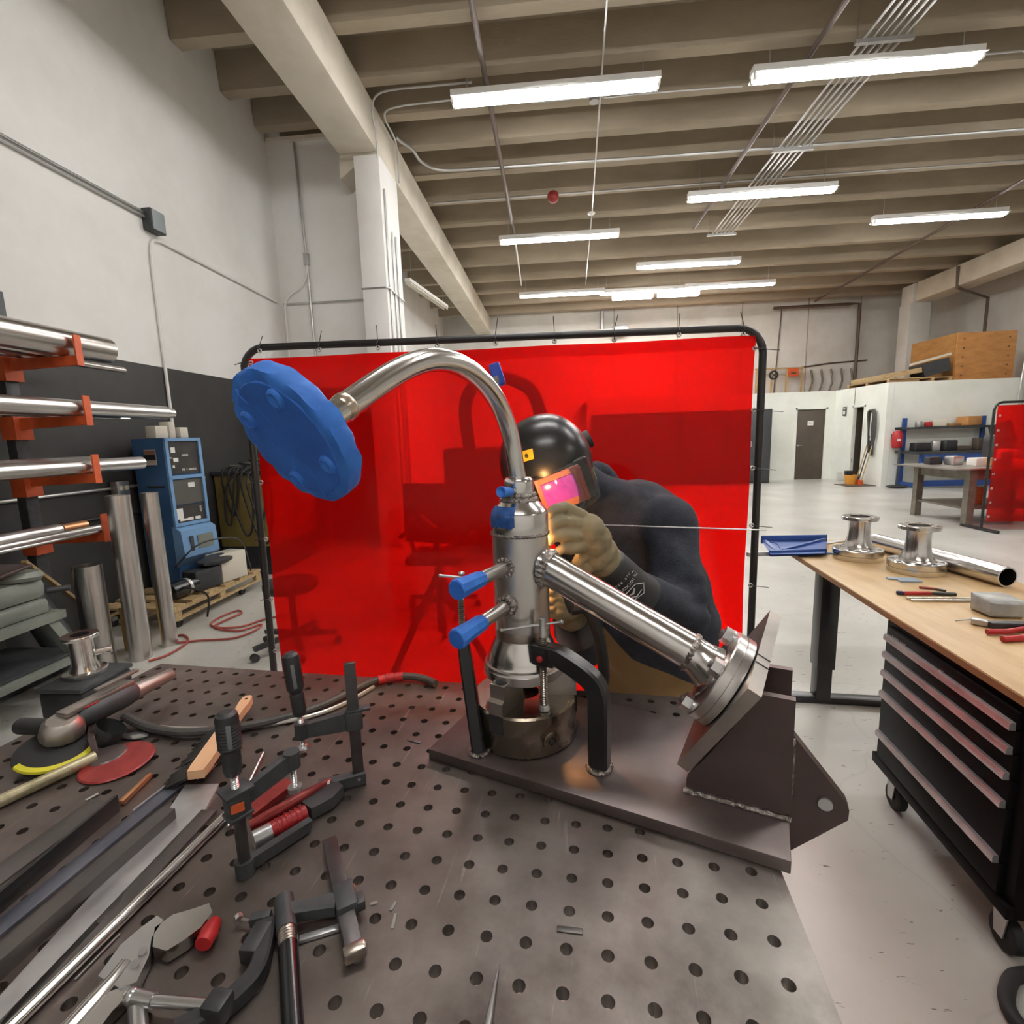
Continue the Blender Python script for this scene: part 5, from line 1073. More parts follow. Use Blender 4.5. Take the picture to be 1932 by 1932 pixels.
# black deep-throat clamp in the foreground
r = thing('c_clamp', 'black curved clamp frame with chrome spindle, at bottom of the picture', 'clamp', T(440, 1880))
P('frame', sweep(cat([T(505, 1745, .012), T(498, 1790, .012), T(482, 1840, .012), T(440, 1885, .012), T(395, 1915, .012), T(330, 1952, .012)], 5), .022, [.02]*26, UZ), K['blk'], r)
P('frame_lug', M().box(T(484, 1778, .013), (.022, .04, .022), bev=.003), K['blk'], r)
P('spindle', M().cyl(T(290, 1888, .02), T(402, 1897, .02), .0058, n=16), K['zinc'], r); P('spindle_nut', M().bar(T(392, 1898, .02), T(430, 1906, .02), .026, .024, UZ, bev=.003), K['blk'], r)
P('spindle_tip', M().ball(T(249, 1880, .02), .009, n=12).cyl(T(249, 1880, .02), T(290, 1888, .02), .008, .0075, 14), K['zinc'], r)
# locking pliers, lower left
def flat(name, pts, th, h, mat, par=None, bev=0):
    w_ = [T(x, y, 0) for x, y in pts]; m = M(); k = len(w_)
    m.add([p+UZ*h for p in w_]+[p+UZ*(h+th) for p in w_], [tuple(range(k-1, -1, -1)), tuple(range(k, 2*k))]+[(i, (i+1) % k, k+(i+1) % k, k+i) for i in range(k)]); return P(name, m, mat, par)
r = thing('locking_pliers', 'large chrome locking pliers with red grip tip, lower left corner', 'pliers', T(260, 1850))
P('upper_handle', M().tube([T(118, 1960, .012), T(175, 1895, .013), T(215, 1850, .015), T(238, 1818, .016)], [.012, .011, .0095, .008], 12), K['steel'], r)
flat('jaw_plate', [(190, 1868), (232, 1808), (270, 1775), (300, 1752), (312, 1760), (290, 1795), (285, 1830), (262, 1880), (230, 1892)], .016, .004, K['zinc'], r)
flat('jaw_plate', [(296, 1775), (330, 1750), (370, 1738), (398, 1728), (404, 1745), (382, 1775), (350, 1800), (318, 1820), (292, 1812)], .017, .003, K['steel'], r)
flat('lower_handle', [(150, 1960), (200, 1900), (240, 1885), (252, 1895), (215, 1935), (190, 1970)], .014, .004, K['steel'], r)
for x, y in ((254, 1818), (268, 1794), (240, 1870)): P('rivet', M().cyl(T(x, y, .018), T(x, y, .024), .0045, n=12), K['zinc'], r)
P('red_grip', M().tube([T(383, 1782, .014), T(396, 1757, .014), T(406, 1738, .014)], [.010, .0115, .008], 12), K['red'], r)
P('adjust_screw', M().cyl(T(258, 1880, .012), T(262, 1950, .012), .009, n=14), K['zinc'], r)
# red pliers in the middle
r = thing('locking_pliers', 'red handled locking pliers between the two upright bar clamps', 'pliers', T(550, 1520))
P('upper_handle', M().tube([T(472, 1558, .018), T(520, 1532, .024), T(575, 1500, .026), T(622, 1474, .022)], [.008, .0095, .0085, .006], 12), K['dred'], r)
P('handle_tip', M().ball(T(618, 1476, .024), .0062, (1, 1, .6)), K['zinc'], r)
P('lower_handle', M().tube([T(482, 1582, .014), T(520, 1562, .014), T(577, 1532, .014)], [.0125, .0135, .0125], 12), K['red'], r)
P('handle_sleeve', M().tube([T(478, 1586, .014), T(512, 1569, .014)], [.0138, .0142], 12), K['alu'], r)
flat('jaw', [(570, 1535), (600, 1508), (640, 1497), (650, 1505), (630, 1528), (590, 1550)], .02, .004, K['dgrey'], r); flat('jaw', [(470, 1530), (500, 1505), (545, 1490), (556, 1502), (520, 1530), (480, 1562)], .012, .012, K['dred'], r)
for i in range(6): P('grip_rib', M().ring(T(522+i*9, 1561-i*5, .014), T(577, 1532)-T(520, 1562), .0137, .0012, 14, 5), K['red'], r)
# angle grinder with flap disc
g0 = T(98, 1398); r = thing('angle_grinder', 'worn pneumatic grinder with yellow labelled backing disc lying at the table edge', 'grinder', g0)
dn = V((.18, -.1, .97)).normalized(); dc = T(108, 1412, .022)
P('backing_disc', M().lathe([(0, 0), (.066, 0), (.069, .003), (.068, .007), (.05, .011), (.02, .014), (0, .014)], dc-dn*.004, dn, 40), K['rubber'], r)
lm = M(); n = 22; u_, v_, a_ = basis(dn)
dfac = (CAM-dc); dfac = (dfac-dn*dfac.dot(dn)).normalized(); base = math.atan2(dfac.dot(v_), dfac.dot(u_))
for j in range(n+1):
    t = base-1.25+2.3*j/n
    for rr, z in ((.058, .0095), (.0675, .0075), (.069, .003)): lm.v.append(dc-dn*.004+(u_*math.cos(t)+v_*math.sin(t))*(rr+.0005)+dn*(z+.0006))
lm.f = [(j*3+k, j*3+k+1, j*3+k+4, j*3+k+3) for j in range(n) for k in range(2)]
P('yellow_label', lm, K['yellow'], r)
hc = T(118, 1372, .058); P('gear_head', M().lathe([(0, -.034), (.024, -.034), (.03, -.026), (.038, -.018), (.039, -.004), (.036, .01), (.026, .02), (0, .022)], hc, dn, 10), K['grey'], r)
hb = T(322, 1272, .05); ax = (hb-hc).normalized()
P('motor_body', M().lathe([(.016, .02), (.026, .035), (.0275, .05), (.028, .13), (.025, .15), (.018, .158)], hc+UZ*.004, ax, 20), K['dgrey'], r)
P('body_top', M().bar(hc+UZ*.026+ax*.0, hc+UZ*.03+ax*.15, .034, .012, UZ.cross(ax), bev=.004), K['grey'], r)
P('throttle_lever', M().bar(hc+UZ*.045+ax*.075, hc+UZ*.05+ax*.17, .016, .006, UZ.cross(ax), bev=.002), K['grey'], r)
P('rear_handle', M().tube([hc+ax*.15, hc+ax*.2+UZ*.0, hb], [.02, .0165, .0155], 14), K['grey'], r)
P('brass_tag', M().box(hc+ax*.052-UZ.cross(ax)*-.02-UZ*.012, (.045, .02, .004), Matrix((ax, UZ.cross(ax), UZ)).transposed() @ Matrix.Rotation(R(38), 3, 'X'), bev=.001), K['gold'], r)
P('red_mark', M().box(hc+ax*.05+UZ.cross(ax)*-.012+UZ*.026, (.03, .014, .003), Matrix((ax, UZ.cross(ax), UZ)).transposed(), bev=.001), K['red'], r)
P('side_handle', M().cyl(hc-V((.03, .0, .0)), hc-V((.12, -.02, .012)), .017, n=14), K['blk'], r)
P('guard_arm', sweep([hc+ax*.055-UZ*.02, T(172, 1392, .04), T(182, 1425, .008)], .012, .004, RI), K['iron2'], r)
P('guard_cup', M().lathe([(.026, 0), (.03, .01), (.03, .035)], T(192, 1398, .012), V((.5, .3, .8)), 18), K['blk'], r)
# rod with dark red disc
rd = thing('sanding_disc_tool', 'long pale rod with a dark red sanding disc at its end, left on the table', 'tool', T(100, 1470))
P('rod', M().tube([T(-40, 1530, .012), T(60, 1484, .013), T(180, 1428, .014)], [.0115, .0115, .012], 14), mk('rod_pale', S(200, 192, 160), .35, .6, S(150, 142, 112), 30), rd)
P('disc', M().lathe([(0, 0), (.062, 0), (.063, .0015), (.06, .004), (.02, .006), (0, .006)], T(222, 1438, .004), V((.0, -.05, 1)), 40), K['dred'], rd)
P('hub', M().lathe([(0, .006), (.034, .006), (.03, .01), (0, .012)], T(205, 1430, .003), V((.0, -.05, 1)), 28), K['iron'], rd)
# wire brush
br = thing('wire_brush', 'wooden handled brush with black bristles', 'brush', T(410, 1390))
a, b = T(368, 1462, .03), T(470, 1318, .03); ax = (b-a).normalized(); L = (b-a).length; sd = ax.cross(UZ).normalized(); sd = sd if sd.dot(RI) > 0 else -sd
pr = [(0, -.013), (L*.06, -.015), (L*.45, -.0165), (L*.58, -.014), (L*.7, -.0095), (L*.8, -.0095), (L*.9, -.012), (L*.97, -.0105), (L, -.004), (L, .005), (L*.97, .0105), (L*.88, .0125), (L*.76, .0105), (L*.66, .0105), (L*.55, .0145), (L*.1, .0165), (0, .015)]
P('handle', M().prism(pr, a, ax, sd, .017), K['wood'], br)
P('hang_hole', M().cyl(a+ax*L*.94+UZ*.0076, a+ax*L*.94+UZ*.0092, .0035, n=12), K['blk'], br)
bb = M()
for i in range(30):
    for j in range(4):
        o = a+ax*(L*.02+L*.6*i/29)-UZ*.004-sd*.006+sd*(-.006+.005*j); e_ = o-sd*(.046+.008*random.random())-UZ*(.018+.004*random.random())+ax*random.uniform(-.004, .002)
        bb.tube([o, (o+e_)/2+UZ*.003, e_], [.0022, .0024, .0012], 5)
bo = P('bristles', bb, K['bristle'], br); bo['kind'] = 'stuff'
# torch cable and gas hose along the table
solo('air_hose', 'black hose with red sleeve running from the grinder across the table back', 'hose', M().tube(cat([T(235, 1352, .02), T(280, 1372, .012), T(345, 1382, .012), (T(430, 1375, .012)), T(520, 1358, .012), T(600, 1334, .012), T(665, 1303, .012), T(700, 1287, .012), T(735, 1278, .014), T(775, 1276, .016), T(805, 1282, .012), T(822, 1290, .011)], 6), .0095, 10), K['cable'])
rs = thing('hose_sleeve', 'red sleeve segments on the black hose near the screen', 'sleeve', T(735, 1278))
for i, (p, q) in enumerate((((714, 1283), (727, 1280)), ((729, 1279), (744, 1277)), ((746, 1277), (761, 1276)))): P('sleeve_ring', M().cyl(T(*p, .0145), T(*q, .0152), .0112, n=14), K['red'], rs)
solo('gas_hose', 'shiny pale hose running beside the black hose', 'hose', M().tube(cat([T(262, 1366, .006), T(300, 1372, .006), T(350, 1375, .006), T(440, 1374, .006), T(520, 1364, .006), T(590, 1350, .006), T(650, 1327, .006), T(705, 1296, .006)], 6), .0052, 8), K['flexhose'])
# bars at lower left
def barp(name, label, p0, p1, wd, th, h, mat, cat_='bar', bev=.0008):
    a, b = T(*p0, h+th/2), T(*p1, h+th/2); s = (b-a).cross(UZ); m = M().bar(a, b, wd, th, s, bev=bev); return solo(name, label, cat_, m, mat)
K['bluesteel'] = mk('blue_steel', S(88, 92, 104), .38, .7, S(112, 114, 124), 6, 5, rv=.08)
K['dsteel'] = mk('dark_steel', S(84, 82, 80), .42, .7, S(104, 100, 98), 5, 5, rv=.08)
barp('flat_bar', 'wide dull grey flat bar farthest from the chrome tube', (-90, 1715), (190, 1512), .045, .004, .0, K['dsteel'])
barp('steel_strip', 'black strip on edge with bright upper edge', (-60, 1752), (222, 1514), .006, .03, .0, K['blkpaint'])
barp('wood_stick', 'short pinkish stick sticking out past the black strip', (228, 1516), (284, 1462), .011, .011, 0, K['copper'], 'stick', .004)
barp('flat_bar', 'blue grey flat bar ending beside the brush bristles', (-60, 1800), (350, 1468), .03, .006, .0, K['bluesteel'])
barp('thin_rod', 'thin bright rod beside the blue grey flat bar', (250, 1530), (333, 1467), .003, .003, .006, K['zinc'], 'rod', .0005)
m = M(); a, b = T(-60, 1868, .012), T(320, 1536, .012); ax = (b-a).normalized(); s = ax.cross(UZ).normalized()
o_ = [(-.0125, -.0125), (.0125, -.0125), (.0125, .0125), (-.0125, .0125)]; i_ = [(x*.82, y*.82) for x, y in o_]
vs = [p+s*x+UZ*y for p in (a, b) for x, y in o_]+[p+s*x+UZ*y for p in (a, b) for x, y in i_]; fs = []
for k in range(4): j = (k+1) % 4; fs += [(k, j, 4+j, 4+k), (8+k, 12+k, 12+j, 8+j), (k, 8+k, 8+j, j), (4+k, 4+j, 12+j, 12+k)]
m.add(vs, fs); solo('square_tube', 'dark square steel tube lying between the flat bars', 'tube', m, K['dsteel'])
w_ = [T(-60, 1955), T(-30, 1985), T(385, 1540), T(414, 1484), T(350, 1486), T(318, 1535), T(250, 1610)]; m = M(); k = len(w_)
m.add([p+UZ*.0005 for p in w_]+[p+UZ*.006 for p in w_], [tuple(range(k-1, -1, -1)), tuple(range(k, 2*k))]+[(i, (i+1) % k, k+(i+1) % k, k+i) for i in range(k)]); solo('aluminium_strip', 'pale aluminium strip with a flared end, beside the square tube', 'strip', m, K['alu'])
barp('flat_bar', 'dark flat bar between the aluminium strip and the chrome tube', (-20, 1975), (395, 1530), .028, .006, 0, K['dsteel'])
a, b = T(10, 1948, .0085), T(430, 1535, .0085); solo('chrome_tube', 'polished round tube nearest the camera in the bar pile', 'tube', M().lathe([(.0065, 0), (.008, 0), (.008, (b-a).length), (.0065, (b-a).length)], a, b-a, 24, closed=True), K['steel'])
solo('welding_wire', 'thin wire beside the polished tube', 'wire', M().cyl(T(142, 1848, .002), T(226, 1762, .002), .0012, n=6), K['zinc'])
solo('thin_rod', 'thin bright rod leaning behind the front bar clamp', 'rod', M().cyl(T(430, 1560, .004), T(497, 1420, .004), .0025, n=8), K['zinc'])
for i, (p0, p1) in enumerate((((372, 1470), (404, 1444)), ((384, 1467), (410, 1440)))): solo('welding_wire', 'short wire by the brush tip, %s one' % ['left', 'right'][i], 'wire', M().cyl(T(*p0, .0015), T(*p1, .0015), .0011, n=6), K['zinc'])
# scraps
solo('scriber', 'pointed steel scriber at the bottom edge', 'scriber', M().lathe([(0, 0), (.0012, .01), (.0045, .06), (.0048, .16), (0, .16)], T(942, 1815, .005), (T(918, 1950, .005)-T(942, 1815, .005)), 12), K['zinc'])
for i, (x, y, dx, lb) in enumerate(((1075, 1755, 24, 'foreground'), (782, 1398, 12, 'back'))):
    solo('steel_tag', 'tiny dark rectangular steel tag lying on the table, %s one' % lb, 'tag', M().bar(T(x-dx, y-3, .001), T(x+dx, y+3, .001), .008, .002, UZ.cross(T(x+dx, y)-T(x-dx, y)), bev=.0004), K['dsteel'])
for i, (x, y) in enumerate(((704, 1706), (742, 1712), (745, 1740))):
    solo('metal_chip', 'small bright metal chip right of the lying clamp, %s' % ['left', 'top', 'bottom'][i], 'chip', M().bar(T(x-5, y+6*(i), .0012), T(x+8-3*i, y-4-6*i, .0015), .004, .0015), K['zinc'])
solo('metal_chip', 'bright chip by a hole left of the wire bundle', 'chip', M().bar(T(162, 1510, .001), T(186, 1497, .002), .006, .0015), K['zinc'])
solo('foil_scrap', 'crumpled foil scrap beside the red disc', 'scrap', M().ball(T(255, 1388, .004), .02, (1.6, .7, .2), 10), K['zinc'])
# ================================================================== RIGHT: DESK AND TOOL CHEST
DA = R(-5.3); DX = V((math.cos(DA), math.sin(DA), 0)); DY = V((-math.sin(DA), math.cos(DA), 0)); D0 = V((1.284, 1.975, 0)); RD = Matrix((DX, DY, UZ)).transposed()
def dk(a, b, z): return D0+DX*a+DY*b+V((0, 0, z))     # a to the right of the desk's left edge, b away from the camera
ZD = .80
de = thing('standing_desk', 'wood topped height adjustable desk with black telescopic legs', 'desk', dk(.38, .1, 0))
P('desktop', M().box(dk(.38, .13, ZD-.013), (.76, 2.5, .026), RD, bev=.002), K['desk'], de)
P('edge_band', M().box(dk(-.001, .13, ZD-.0145), (.004, 2.5, .022), RD), K['deskedge'], de)
for b in (.78, -.9):
    P('upper_leg', M().box(dk(.105, b, .49), (.09, .1, .56), RD, bev=.003), K['blkpaint'], de); P('lower_leg', M().box(dk(.105, b, .13), (.074, .082, .22), RD, bev=.003), K['blkpaint'], de)
    P('foot', M().box(dk(.3, b, .02), (.72, .07, .035), RD, bev=.006), K['blkpaint'], de); P('bracket', M().box(dk(.38, b, ZD-.036), (.66, .05, .02), RD), K['blkpaint'], de)
P('under_frame', M().box(dk(.14, -.06, ZD-.046), (.04, 1.6, .03), RD), K['blkpaint'], de)
tcb = thing('tool_chest', 'black rolling tool chest with long silver drawer pulls under the desk', 'tool chest', dk(.22, -.33, 0))
b0, b1, cz0, cz1 = -.68, .02, .16, .765; K['chest'] = mk('chest_black', S(15, 12, 13), .45, 0, S(19, 16, 17), 3, spec=.06)
P('carcass', M().box(dk(.235, (b0+b1)/2, (cz0+cz1)/2), (.45, b1-b0, cz1-cz0), RD, bev=.005), K['chest'], tcb)
P('bottom_rail', M().box(dk(.005, (b0+b1)/2, cz0+.02), (.02, b1-b0, .04), RD, bev=.003), K['chest'], tcb)
PZ = [aty(x, y, 1.985).z for x, y in ((1686, 1192), (1683, 1224), (1680, 1258), (1677, 1296), (1672, 1370))]
dr_z = [(PZ[0]-.012, .752), (PZ[1]-.012, PZ[0]-.016), (PZ[2]-.012, PZ[1]-.016), (PZ[3]-.012, PZ[2]-.016), (PZ[4]-.012, PZ[3]-.016), (.205, PZ[4]-.016)]
for i, (zb_, zt) in enumerate(dr_z):
    d = P('drawer', M().box(dk(.004, (b0+b1)/2, (zb_+zt)/2), (.022, b1-b0-.075, zt-zb_), RD, bev=.002), K['chest'], tcb)
    if i < 5 or True:
        zp = zb_-.0 if i == 0 else zt-.006
        if i > 5: P('drawer_pull', M().prism([(-.022, -.011), (-.006, -.011), (-.006, .011), (-.018, .011), (-.022, .004)], dk(0, (b0+b1)/2, zt-.009), DX, UZ, b1-b0-.085), K['alu'], d)
        elif i < 5: P('drawer_pull', M().prism([(-.022, -.011), (-.006, -.011), (-.006, .011), (-.018, .011), (-.022, .004)], dk(0, (b0+b1)/2, zb_+.006), DX, UZ, b1-b0-.085), K['alu'], d)
P('lock', M().cyl(dk(-.008, -.34, .715), dk(-.014, -.34, .715), .011, n=18), K['zinc'], tcb); P('keyhole', M().box(dk(-.0145, -.34, .715), (.001, .003, .009), RD), K['blk'], tcb)
text('nameplate', 'SUPER TANK', .016, dk(-.0085, -.1, .722), -DY, UZ, mk('plate_grey', S(150, 140, 138), .4), tcb)
for b in (b0+.07, b1-.07):
    for a in (.06, .4):
        cs = P('caster', M().lathe([(0, -.018), (.045, -.018), (.052, -.012), (.052, .012), (.045, .018), (0, .018)], dk(a, b, .0525), DX, 24), K['rubber'], tcb); P('caster_fork', M().prism([(-.03, .155), (.03, .155), (.016, .045), (-.016, .045)], dk(a-.023, b, 0), DY, UZ, .004), K['galv'], cs); P('caster_plate', M().box(dk(a, b, .157), (.07, .07, .006), RD), K['galv'], cs)
# ---- things on the desk
def Dz(x, y, h=0): return onz(x, y, ZD+h)
def spool(label, c, sc_=1.0):
    r = thing('flange_spool', label, 'flange', c, 0, 'flange spools on the desk')
    def pr(l): return [(a*sc_, b*sc_*1.06) for a, b in l]
    P('body', M().lathe(pr([(.07, .055), (.062, .065), (.054, .09), (.049, .11), (.047, .15), (.0475, .17), (.05, .19)]), c, UZ, 40), K['steel'], r)
    P('base_flange', M().lathe(pr([(.04, 0), (.108, 0), (.11, .003), (.11, .022), (.107, .0235), (.107, .025), (.11, .0265), (.11, .047), (.107, .05), (.075, .052), (.072, .057), (.04, .057)]), c, UZ, 48, closed=True), K['steel'], r)
    P('top_flange', M().lathe(pr([(.043, .188), (.078, .188), (.08, .19), (.08, .203), (.078, .205), (.043, .205)]), c, UZ, 48, closed=True), K['steel'], r)
    for i in range(8):
        t = 2*math.pi*i/8+.2; q = c+V((math.cos(t), math.sin(t), 0))*.09*sc_; P('bolt_hole', M().lathe([(0, .0), (.009*sc_, 0), (.0105*sc_, -.0008)], q+UZ*(.0517*sc_*1.06), UZ, 14), K['blk'], r)
        q = c+V((math.cos(t), math.sin(t), 0))*.064*sc_; P('bolt_hole', M().lathe([(0, .0), (.006*sc_, 0), (.007*sc_, -.0006)], q+UZ*(.2056*sc_*1.06), UZ, 12), K['blk'], r)
    return r
s1 = Dz(1617, 1053); s2 = Dz(1727, 1078)
spool('polished flange spool on the desk, left one near the blue square', s1, 1.08); spool('polished flange spool on the desk, right one with grey tape at its base', s2, 1.07)
solo('tape_scrap', 'pale blue grey tape strip under the right flange spool', 'tape', M().box(Dz(1702, 1092, .004), (.12, .03, .006), Matrix.Rotation(R(-14), 3, 'Z')).box(Dz(1716, 1096, .004), (.09, .03, .007), Matrix.Rotation(R(-6), 3, 'Z')), mk('tape_grey', S(150, 165, 180), .5))
a, b = Dz(1652, 1021, .046), Dz(1901, 1089, .046)
solo('polished_tube', 'long polished steel tube lying diagonally on the desk', 'tube', M().lathe([(.039, 0), (.045, 0), (.045, (b-a).length), (.039, (b-a).length)], a, b-a, 40, closed=True), K['steel'])
# blue assembly square
bs = thing('assembly_square', 'blue triangular framing square with silver bar on the desk corner', 'square', Dz(1500, 1035))
q0, q1, q2 = Dz(1438, 1024, .028), Dz(1560, 1026, .028), Dz(1456, 1044, .02)
P('back_fence', M().bar(Dz(1436, 1018, .03), Dz(1560, 1016, .03), .012, .05, UZ.cross(q1-q0), bev=.002), K['blue'], bs)
P('front_fence', M().bar(Dz(1452, 1044, .02), Dz(1558, 1040, .02), .02, .035, UZ.cross(q1-q0), bev=.002), K['blue'], bs)
P('web_plate', M().add([Dz(1438, 1022, .02), Dz(1560, 1022, .02), Dz(1556, 1044, .02), Dz(1454, 1046, .02), Dz(1438, 1022, .024), Dz(1560, 1022, .024), Dz(1556, 1044, .024), Dz(1454, 1046, .024)], [(3, 2, 1, 0), (4, 5, 6, 7), (0, 1, 5, 4), (1, 2, 6, 5), (2, 3, 7, 6), (3, 0, 4, 7)]), K['blue'], bs); P('web', M().bar(Dz(1442, 1020, .025), Dz(1470, 1043, .02), .02, .02, UZ.cross(q1-q0), bev=.002), K['blue'], bs); P('diagonal_web', M().bar(Dz(1478, 1038, .025), Dz(1556, 1018, .028), .018, .02, UZ.cross(q1-q0), bev=.002), K['blue'], bs)
P('arc_web', M().tube(cat([Dz(1446, 1022, .025), Dz(1466, 1026, .025), Dz(1476, 1042, .022)], 5), .006, 6), K['blue'], bs)
P('silver_bar', M().bar(Dz(1410, 1046, .014), Dz(1456, 1044, .014), .02, .024, UZ.cross(q1-q0), bev=.002), K['alu'], bs)
P('bar_tip', M().bar(Dz(1409, 1046, .012), Dz(1413, 1046, .012), .022, .014, UZ.cross(q1-q0)), K['blk'], bs)
solo('steel_rule', 'engraved steel ruler plate behind the blue square', 'ruler', M().bar(Dz(1505, 1031, .004), Dz(1588, 1020, .004), .045, .003, UZ.cross(q1-q0)), K['alu'])
solo('blue_folder', 'thin dark blue strip on the desk beside the left spool', 'strip', M().bar(Dz(1520, 1046, .004), Dz(1572, 1043, .004), .03, .006, UZ.cross(q1-q0), bev=.002), mk('slate_blue', S(62, 78, 112), .5))
# hand tools
def dtool(name, label, cat_, loc): return thing(name, label, cat_, loc)
r = dtool('utility_knife', 'red and black utility knife on the desk edge', 'knife', Dz(1745, 1120))
P('handle', M().bar(Dz(1704, 1119, .008), Dz(1757, 1119, .008), .018, .014, DY, bev=.004), K['red'], r); P('nose', M().bar(Dz(1757, 1119, .008), Dz(1804, 1121, .008), .016, .012, DY, bev=.003), K['blk'], r); P('tail_cap', M().bar(Dz(1691, 1118, .009), Dz(1705, 1119, .009), .02, .016, DY, bev=.005), mk('cap_navy', S(30, 34, 70), .5), r)
r = dtool('marker_pen', 'dark red pen lying behind the utility knife', 'pen', Dz(1755, 1110))
P('barrel', M().cyl(Dz(1734, 1108, .006), Dz(1768, 1111, .006), .005, n=12), K['dred'], r); P('clip', M().bar(Dz(1765, 1111, .006), Dz(1785, 1115, .006), .012, .008, DY, bev=.002), K['dgrey'], r)
for i, (y, lb) in enumerate(((1128, 'rear'), (1132, 'front'))):
    solo('steel_rod', 'polished steel rod on the desk edge, %s of the pair' % lb, 'rod', M().cyl(Dz(1710+8*i, y, .006), Dz(1850, y+1.5, .006), .0052, n=12), K['steel'])
m = M(); c = Dz(1880, 1158, .0); bx_ = M().box(c+UZ*.035, (.12, .11, .07), RD, bev=.012)
for v in bx_.v: v += V((random.uniform(-.004, .004), random.uniform(-.004, .004), random.uniform(-.003, .003))); v.z = max(v.z, ZD+.001)
solo('plastic_packet', 'grey plastic wrapped block on the desk at the right edge', 'packet', bx_, K['plastic_clear'])
r = dtool('caliper_case', 'black and silver tool in front of the plastic wrapped block', 'tool', Dz(1890, 1180))
P('silver_part', M().bar(Dz(1832, 1170, .014), Dz(1866, 1176, .014), .03, .02, DY, bev=.003), K['galv'], r); P('black_part', M().bar(Dz(1864, 1178, .014), Dz(1960, 1180, .014), .03, .022, DY, bev=.004), K['blk'], r); P('pin', M().cyl(Dz(1803, 1171, .004), Dz(1834, 1168, .01), .0025, n=6), K['galv'], r)
r = dtool('pliers', 'red handled pliers at the right edge of the desk', 'pliers', Dz(1900, 1200))
P('handle', M().tube([Dz(1862, 1192, .011), Dz(1900, 1192, .013), Dz(1940, 1185, .012)], [.0095, .0095, .008], 12), K['red'], r); P('handle', M().tube([Dz(1892, 1206, .011), Dz(1925, 1204, .012), Dz(1955, 1196, .012)], [.0105, .0105, .009], 12), K['red'], r)
P('jaws', M().bar(Dz(1935, 1190, .012), Dz(1985, 1180, .012), .03, .012, DY, bev=.003), K['zinc'], r)
solo('floor_hose', 'thick dark hose lying on the floor at the lower right corner', 'hose', M().tube(cat([onz(1960, 1838, .02), onz(1915, 1842, .02), onz(1900, 1868, .02), onz(1902, 1900, .02), onz(1925, 1935, .02), onz(1960, 1960, .02)], 6), .018, 12), K['rubber'])
# ================================================================== FAR RIGHT WORK AREA
# steel bench
sb_ = thing('steel_bench', 'weathered steel bench with lower shelf beside the small red screen', 'bench', (6.7, 8.4, 0)); K['olds'] = mk('old_steel', S(104, 98, 88), .6, .3, S(128, 122, 110), 8, 6)
bx0, bx1, by0, by1, bz = 5.95, 7.6, 7.75, 9.0, .86
P('benchtop', M().box(((bx0+bx1)/2-.04, (by0+by1)/2, bz-.01), (bx1-bx0+.3, by1-by0+.1, .02)), K['grey'], sb_)
for x in (bx0+.12, bx1-.08):
    for y in (by0+.08, by1-.12): P('leg', M().box((x, y, bz/2-.01), (.1, .1, bz-.02)), K['olds'], sb_)
for x in (bx0+.12, bx1-.08): P('apron', M().box((x, (by0+by1)/2, bz-.1), (.02, by1-by0-.2, .15)), K['olds'], sb_)
P('apron', M().box(((bx0+bx1)/2, by0+.08, bz-.1), (bx1-bx0-.2, .02, .15)), K['olds'], sb_)
P('lower_shelf', M().box(((bx0+bx1)/2, (by0+by1)/2, .26), (bx1-bx0-.2, by1-by0-.2, .03)), K['olds'], sb_)
def junk(name, label, cat_, c, s, mat, rz=0): return solo(name, label, cat_, M().box((c[0], c[1], c[2]+s[2]/2+.001), s, Matrix.Rotation(R(rz), 3, 'Z'), bev=min(s)*.12), K[mat])
for nm, lb, ct, x, y, s, mt in [('motor_part', 'black motor part at the left end of the steel bench', 'part', 6.18, 8.75, (.2, .14, .12), 'blk'), ('metal_part', 'silver and black cylinder part on the steel bench', 'part', 6.35, 8.55, (.16, .2, .14), 'galv'), ('white_box', 'white box lying on the steel bench', 'box', 6.5, 8.25, (.25, .2, .12), 'paper'),
                          ('card_box', 'small tan cardboard box on the steel bench', 'box', 6.48, 8.0, (.12, .12, .13), 'card'), ('dark_box', 'dark upright box on the steel bench', 'box', 6.6, 7.92, (.1, .1, .22), 'brown'), ('parts_tray', 'white tray of parts on the steel bench near the screen', 'tray', 6.85, 7.95, (.3, .2, .1), 'paper'),
                          ('white_box', 'upright white carton on the steel bench by the screen frame', 'box', 6.95, 8.35, (.18, .16, .24), 'white'), ('black_bin', 'large black bin at the back of the steel bench', 'bin', 7.2, 8.8, (.3, .3, .45), 'blk')]: junk(nm, lb, ct, (x, y, bz), s, mt)
junk('card_box', 'tan box on the lower shelf of the steel bench', 'box', (6.75, 8.15, .275), (.16, .16, .2), 'card'); junk('wood_round', 'rounded wooden piece on the lower shelf of the steel bench', 'block', (6.5, 8.25, .275), (.18, .08, .26), 'pine')
